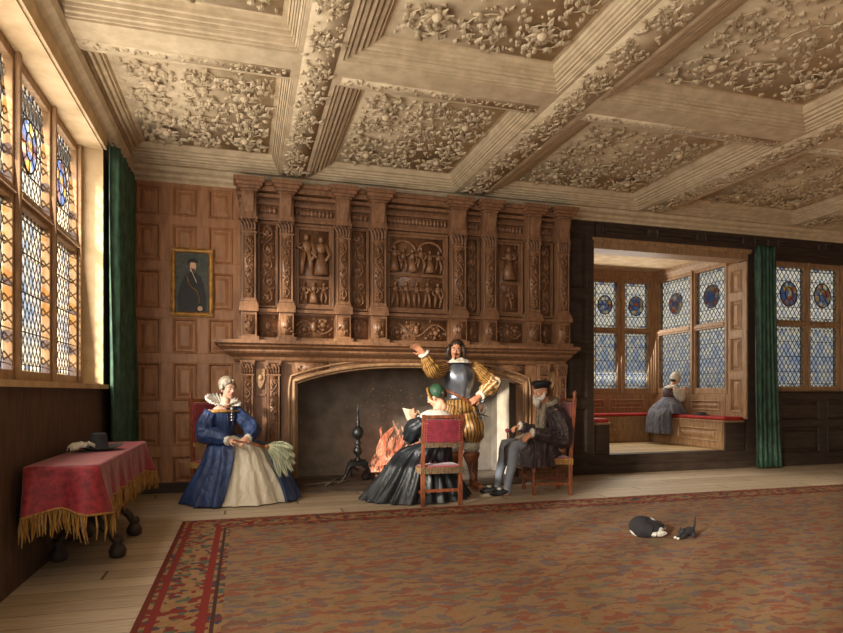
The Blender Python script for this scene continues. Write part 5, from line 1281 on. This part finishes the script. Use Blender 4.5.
for sg in (-1, 1):
    mb.tube([P(sg * .068, .015, .0), P(sg * .066, .03, -.05), P(sg * .04, .06, -.09)], [.014, .026, .03], 8); mb.tube([P(0, .104, -.042), P(sg * .035, .086, -.05)], [.009, .004], 6)
mb.build('white_beard', HAIRW, t, smooth=True)
mb = MB(); mb.ell(P(0, -.04, .0), (.078, .075, .085), 14, 10, K); mb.build('dark_hair', HAIRD, t, smooth=True)
mb = MB(); rings = []
for rr, z in ((.001, .125), (.08, .122), (.115, .105), (.118, .085), (.092, .07), (.086, .04), (.001, .04)): rings.append([P(rr * math.cos(k * PI / 12), -.012 + rr * 1.08 * math.sin(k * PI / 12), z + .006 * math.sin(3 * k * PI / 12)) for k in range(24)])
mb.loft(rings); mb.build('black_cap', BLACKF, t, smooth=True)
K0 = W(507.5, 430.5, wF.y - .01); K1 = W(509, 489, K0.y - .05); K1.z = .005
cn = thing('walking_cane', 'thin wooden cane with red knob held upright by the old man', 'cane', K1)
mb = MB(); mb.tube([K1, K1.lerp(K0, .5), K0 - V((0, 0, .02))], [.008, .009, .011], 8); mb.build('shaft', OAKC, cn, smooth=True)
mb = MB(); mb.ell(K0, (.03, .03, .026), 12, 8); mb.build('knob', REDV, cn, smooth=True)

# ================================================================== the girl in the bay
gx, gy = 7.20, 9.02; o = V((gx, gy, .785)); t = person('small girl in white bonnet and grey-blue dress on the red window seat, facing the panes', o)
hip = V((gx - .02, gy, .92)); chest = V((gx - .0, gy, 1.14)); neck = V((gx + .03, gy, 1.27)); hd = W(676, 378.5, gy); RS = V((.35, -.93, 0)).normalized()
B = MB(); B.ell(hip, (.13, .12, .11), 12, 8); B.ell(hip.lerp(chest, .5), (.1, .1, .12), 12, 8); B.ell(chest, (.11, .12, .12), 12, 8); P, K = head(B, hd, (.85, -.25, 0), -18, 0, .82, True); B.cap(neck - V((0, 0, .05)), P(0, -.03, -.09), .042, .036)
shN, shF = chest + V((0, -.12, .07)), chest + V((0, .12, .07)); eN, wN = V((gx + .10, gy - .17, 1.06)), V((gx + .20, gy - .10, 1.19)); eF, wF = V((gx + .1, gy + .15, 1.05)), V((gx + .2, gy + .05, 1.13))
limb(B, [shN, eN, wN], [.038, .032, .022]); limb(B, [shF, eF, wF], [.038, .032, .022]); hand(B, wN, V((.5, 0, .5)), V((-.4, -.8, .4)), .4, 1, .75); hand(B, wF, V((.5, 0, .3)), V((-.4, .8, .4)), .4, -1, .75)
for s in (-1, 1): limb(B, [hip + V((0, s * .07, -.02)), hip + V((.16, s * .09, -.06)), hip + V((-.08, s * .1, -.075))], [.07, .05, .04]); 
B.build('body', SKIN, t, smooth=True, remesh=.007); face(t, P, K, .82)
mb = MB(); skirt(mb, [(gx - .06, gy - .0, .27, .33, .80), (gx - .06, gy, .26, .31, .86), (gx - .05, gy, .21, .25, .95), (gx - .03, gy, .14, .15, 1.03), (gx - .01, gy, .11, .12, 1.08)], 0, 360, 80, .09, 13, 0, 3)
mb.build('skirt', GREYB, t, smooth=True)
mb = MB(); skirt(mb, [(gx - .27, gy - .05, .17, .28, .46), (gx - .27, gy - .04, .16, .27, .60), (gx - .25, gy - .03, .15, .25, .76), (gx - .20, gy - .02, .15, .24, .85), (gx - .12, gy, .14, .2, .90), (gx - .06, gy, .11, .15, .96)], 60, 320, 60, .10, 13, 0, 6)
mb.build('trailing_skirt', GREYB, t, smooth=True, solid=.006)
mb = MB(); mb.loft(yawrings([(gx - .02, gy, .11, .10, 1.02), (gx - .01, gy, .115, .105, 1.12), (gx, gy, .13, .11, 1.20), (gx + .01, gy, .08, .07, 1.27)], RS)); mb.build('bodice', M('dark_bodice', (52, 32, 38), (84, 56, 56), 20), t, smooth=True)
mb = MB(); mb.loft(yawrings([(gx + .02, gy, .13, .12, 1.235), (gx + .025, gy, .10, .09, 1.27), (gx + .03, gy, .055, .055, 1.29)], RS), False, False); mb.build('white_kerchief', LINEN, t, smooth=True, solid=.006)
sleeve(t, 'sleeve', LINEN, [shN, shN.lerp(eN, .6), eN, wN], [.055, .07, .062, .032], .14, 14, 2); sleeve(t, 'sleeve', LINEN, [shF, shF.lerp(eF, .6), eF, wF], [.055, .07, .062, .032], .14, 14, 3)
mb = MB(); mb.ell(P(0, -.02, .03), (.082, .09, .092), 14, 10, K); mb.ell(P(0, -.03, .085), (.06, .06, .05), 12, 8, K); mb.tube([P(.08 * math.cos(a), .035, .02 + .09 * math.sin(a)) for a in [(-.6 + k * (PI + 1.2) / 14) for k in range(15)]], .014, 6, .2, 4); mb.build('bonnet', LINEN, t, smooth=True)
mb = MB(); mb.ell(P(0, -.035, -.045), (.06, .055, .05), 12, 8, K); mb.build('hair', HAIRD, t, smooth=True)
mb = MB(); mb.box(-.20, -.02, -.16, .16, 0, .03)
mb = MB(); bo = V((7.28, 8.35, .786)); rings = []
for rr, z in ((.001, .05), (.05, .048), (.06, .02), (.10, .012), (.105, .006), (.1, .0), (.001, 0)): rings.append([bo + V((rr * math.cos(k * PI / 10), rr * 1.5 * math.sin(k * PI / 10), z)) for k in range(20)])
mb.loft(rings); tag(mb.build('flat_cap', BLACKF, org=bo, smooth=True), 'small dark flat cap lying on the red bay cushion beside the girl', 'cap')

# ================================================================== cats
def catmat(name, base, thr):
    t_ = NT(name); nz = t_.noise(t_.coords('Object', (1, 1, 1)), 7, 1, .4); col = t_.ramp(nz, [(thr, base), (thr + .03, (222, 214, 202))]); fz = t_.noise(t_.coords('Object'), 120, 2)
    t_.bsdf(col, .85, 0, fz, .5); return t_.m
c0 = W(651, 531, 4.15); c0.z = .022
ct = thing('cat', 'black and white cat curled up asleep on the carpet', 'cat', c0)
B = MB()
Q = lambda x, y, z: c0 + V((x, y, z)) * .80
B.tube([Q(.10, .02, .06), Q(.06, .09, .07), Q(-.03, .11, .075), Q(-.10, .05, .08), Q(-.10, -.03, .075), Q(-.04, -.075, .055)], [.055, .07, .082, .085, .075, .05], 14)
B.ell(Q(-.01, .01, .065), (.115, .10, .07), 16, 10); B.ell(Q(.10, -.005, .075), (.045, .043, .038), 12, 8); B.ell(Q(.125, -.03, .065), (.02, .018, .016), 8, 6)
for s in ((.085, .01), (.125, .015)): B.tube([Q(s[0], s[1], .10), Q(s[0] + (.006 if s[0] > .1 else -.006), s[1], .135)], [.016, .003], 6)
B.tube([Q(-.08, -.06, .04), Q(-.02, -.10, .03), Q(.05, -.10, .025), Q(.10, -.08, .025)], [.022, .02, .018, .012], 8)
for y in (-.05, -.03): B.cap(Q(.03, y, .03), Q(.09, y - .02, .022), .018, .016)
B.build('body', catmat('black_white_fur', (34, 31, 32), .56), ct, smooth=True, remesh=.006)
mb = MB()
mb.ell(Q(.01, -.10, .035), (.085, .02, .022), 12, 8); mb.build('white_paws', LINEN, ct, smooth=True)
c1 = W(686, 536, 4.00); c1.z = .018
kt = thing('kitten', 'tiny dark kitten with raised tail crouching beside the curled cat', 'cat', c1); Q = lambda x, y, z: c1 + V((x, y, z))
B = MB(); B.tube([Q(-.035, -.005, .045), Q(0, 0, .05), Q(.05, .012, .055), Q(.075, .018, .05)], [.024, .03, .034, .026], 12); B.ell(Q(-.055, -.01, .055), (.027, .025, .024), 10, 8); B.ell(Q(-.078, -.016, .048), (.011, .011, .009), 8, 6)
for y in (-.015, .014): B.tube([Q(-.05, -.012 + y, .072), Q(-.05, -.014 + y * 1.2, .095)], [.010, .002], 6)
B.tube([Q(.08, .018, .06), Q(.10, .022, .09), Q(.105, .025, .125), Q(.112, .026, .155)], [.011, .010, .009, .005], 8)
for y in (-.02, .015): B.tube([Q(-.025, y, .035), Q(-.06, y - .01, .015), Q(-.095, y - .015, .012)], [.014, .011, .010], 8); B.tube([Q(.06, y + .01, .04), Q(.05, y + .005, .02), Q(.07, y, .012), Q(.045, y, .011)], [.02, .013, .011, .009], 8)
B.build('body', catmat('dark_kitten_fur', (30, 27, 28), .72), kt, smooth=True, remesh=.004)
mb = MB(); mb.ell(Q(-.100, -.035, .012), (.015, .009, .009), 8, 6); mb.ell(Q(-.100, .0, .012), (.015, .009, .009), 8, 6); mb.build('white_paws', LINEN, kt, smooth=True)
# ================================================================== light
w = bpy.data.worlds.new('sky'); bpy.context.scene.world = w; w.use_nodes = True; nt = w.node_tree
bg = nt.nodes['Background']
tc = nt.nodes.new('ShaderNodeTexCoord'); sx = nt.nodes.new('ShaderNodeSeparateXYZ'); cr = nt.nodes.new('ShaderNodeValToRGB')
nt.links.new(tc.outputs['Generated'], sx.inputs[0]); nt.links.new(sx.outputs['Z'], cr.inputs[0]); nt.links.new(cr.outputs[0], bg.inputs[0])
el = cr.color_ramp.elements; el[0].position = 0; el[0].color = (*lin((176, 182, 192)), 1); el[1].position = .45; el[1].color = (*lin((238, 226, 200)), 1)
e = el.new(.08); e.color = (*lin((216, 216, 212)), 1)
bg.inputs[1].default_value = .95
def area(name, loc, direction, sx_, sy_, power, col):
    d = bpy.data.lights.new(name, 'AREA'); d.shape = 'RECTANGLE'; d.size = sx_; d.size_y = sy_; d.energy = power; d.color = col
    o = bpy.data.objects.new(name, d); C.objects.link(o); o.location = loc
    o.rotation_euler = V(direction).to_track_quat('-Z', 'Y').to_euler(); return o
sun = bpy.data.lights.new('sun', 'SUN'); sun.energy = 24.0; sun.angle = math.radians(5); sun.color = (1, .92, .80)
so = bpy.data.objects.new('sun', sun); C.objects.link(so); so.rotation_euler = V((.68, .5, -.24)).to_track_quat('-Z', 'Y').to_euler(); so.location = (-6, -4, 6)
area('window_daylight', (-1.46, 4.7, 2.35), (1, 0, .1), 3.3, 2.2, 100, (1, .92, .8))
area('unseen_window_fill', (-1.44, .65, 2.35), (1, .1, .1), 3.2, 2.2, 190, (1, .92, .8))  # fill lamp added inside the unseen near window
area('bay_daylight', (6.2, 9.7, 2.3), (0, -1, -.25), 2.6, 1.9, 55, (1, .94, .82))
sc = bpy.context.scene
sc.view_settings.view_transform = 'Standard'; sc.view_settings.look = 'None'; sc.view_settings.gamma = 1; sc.view_settings.exposure = .12
sc.view_settings.use_curve_mapping = False
for o in bpy.data.objects:
    if '_o' in o: del o['_o']
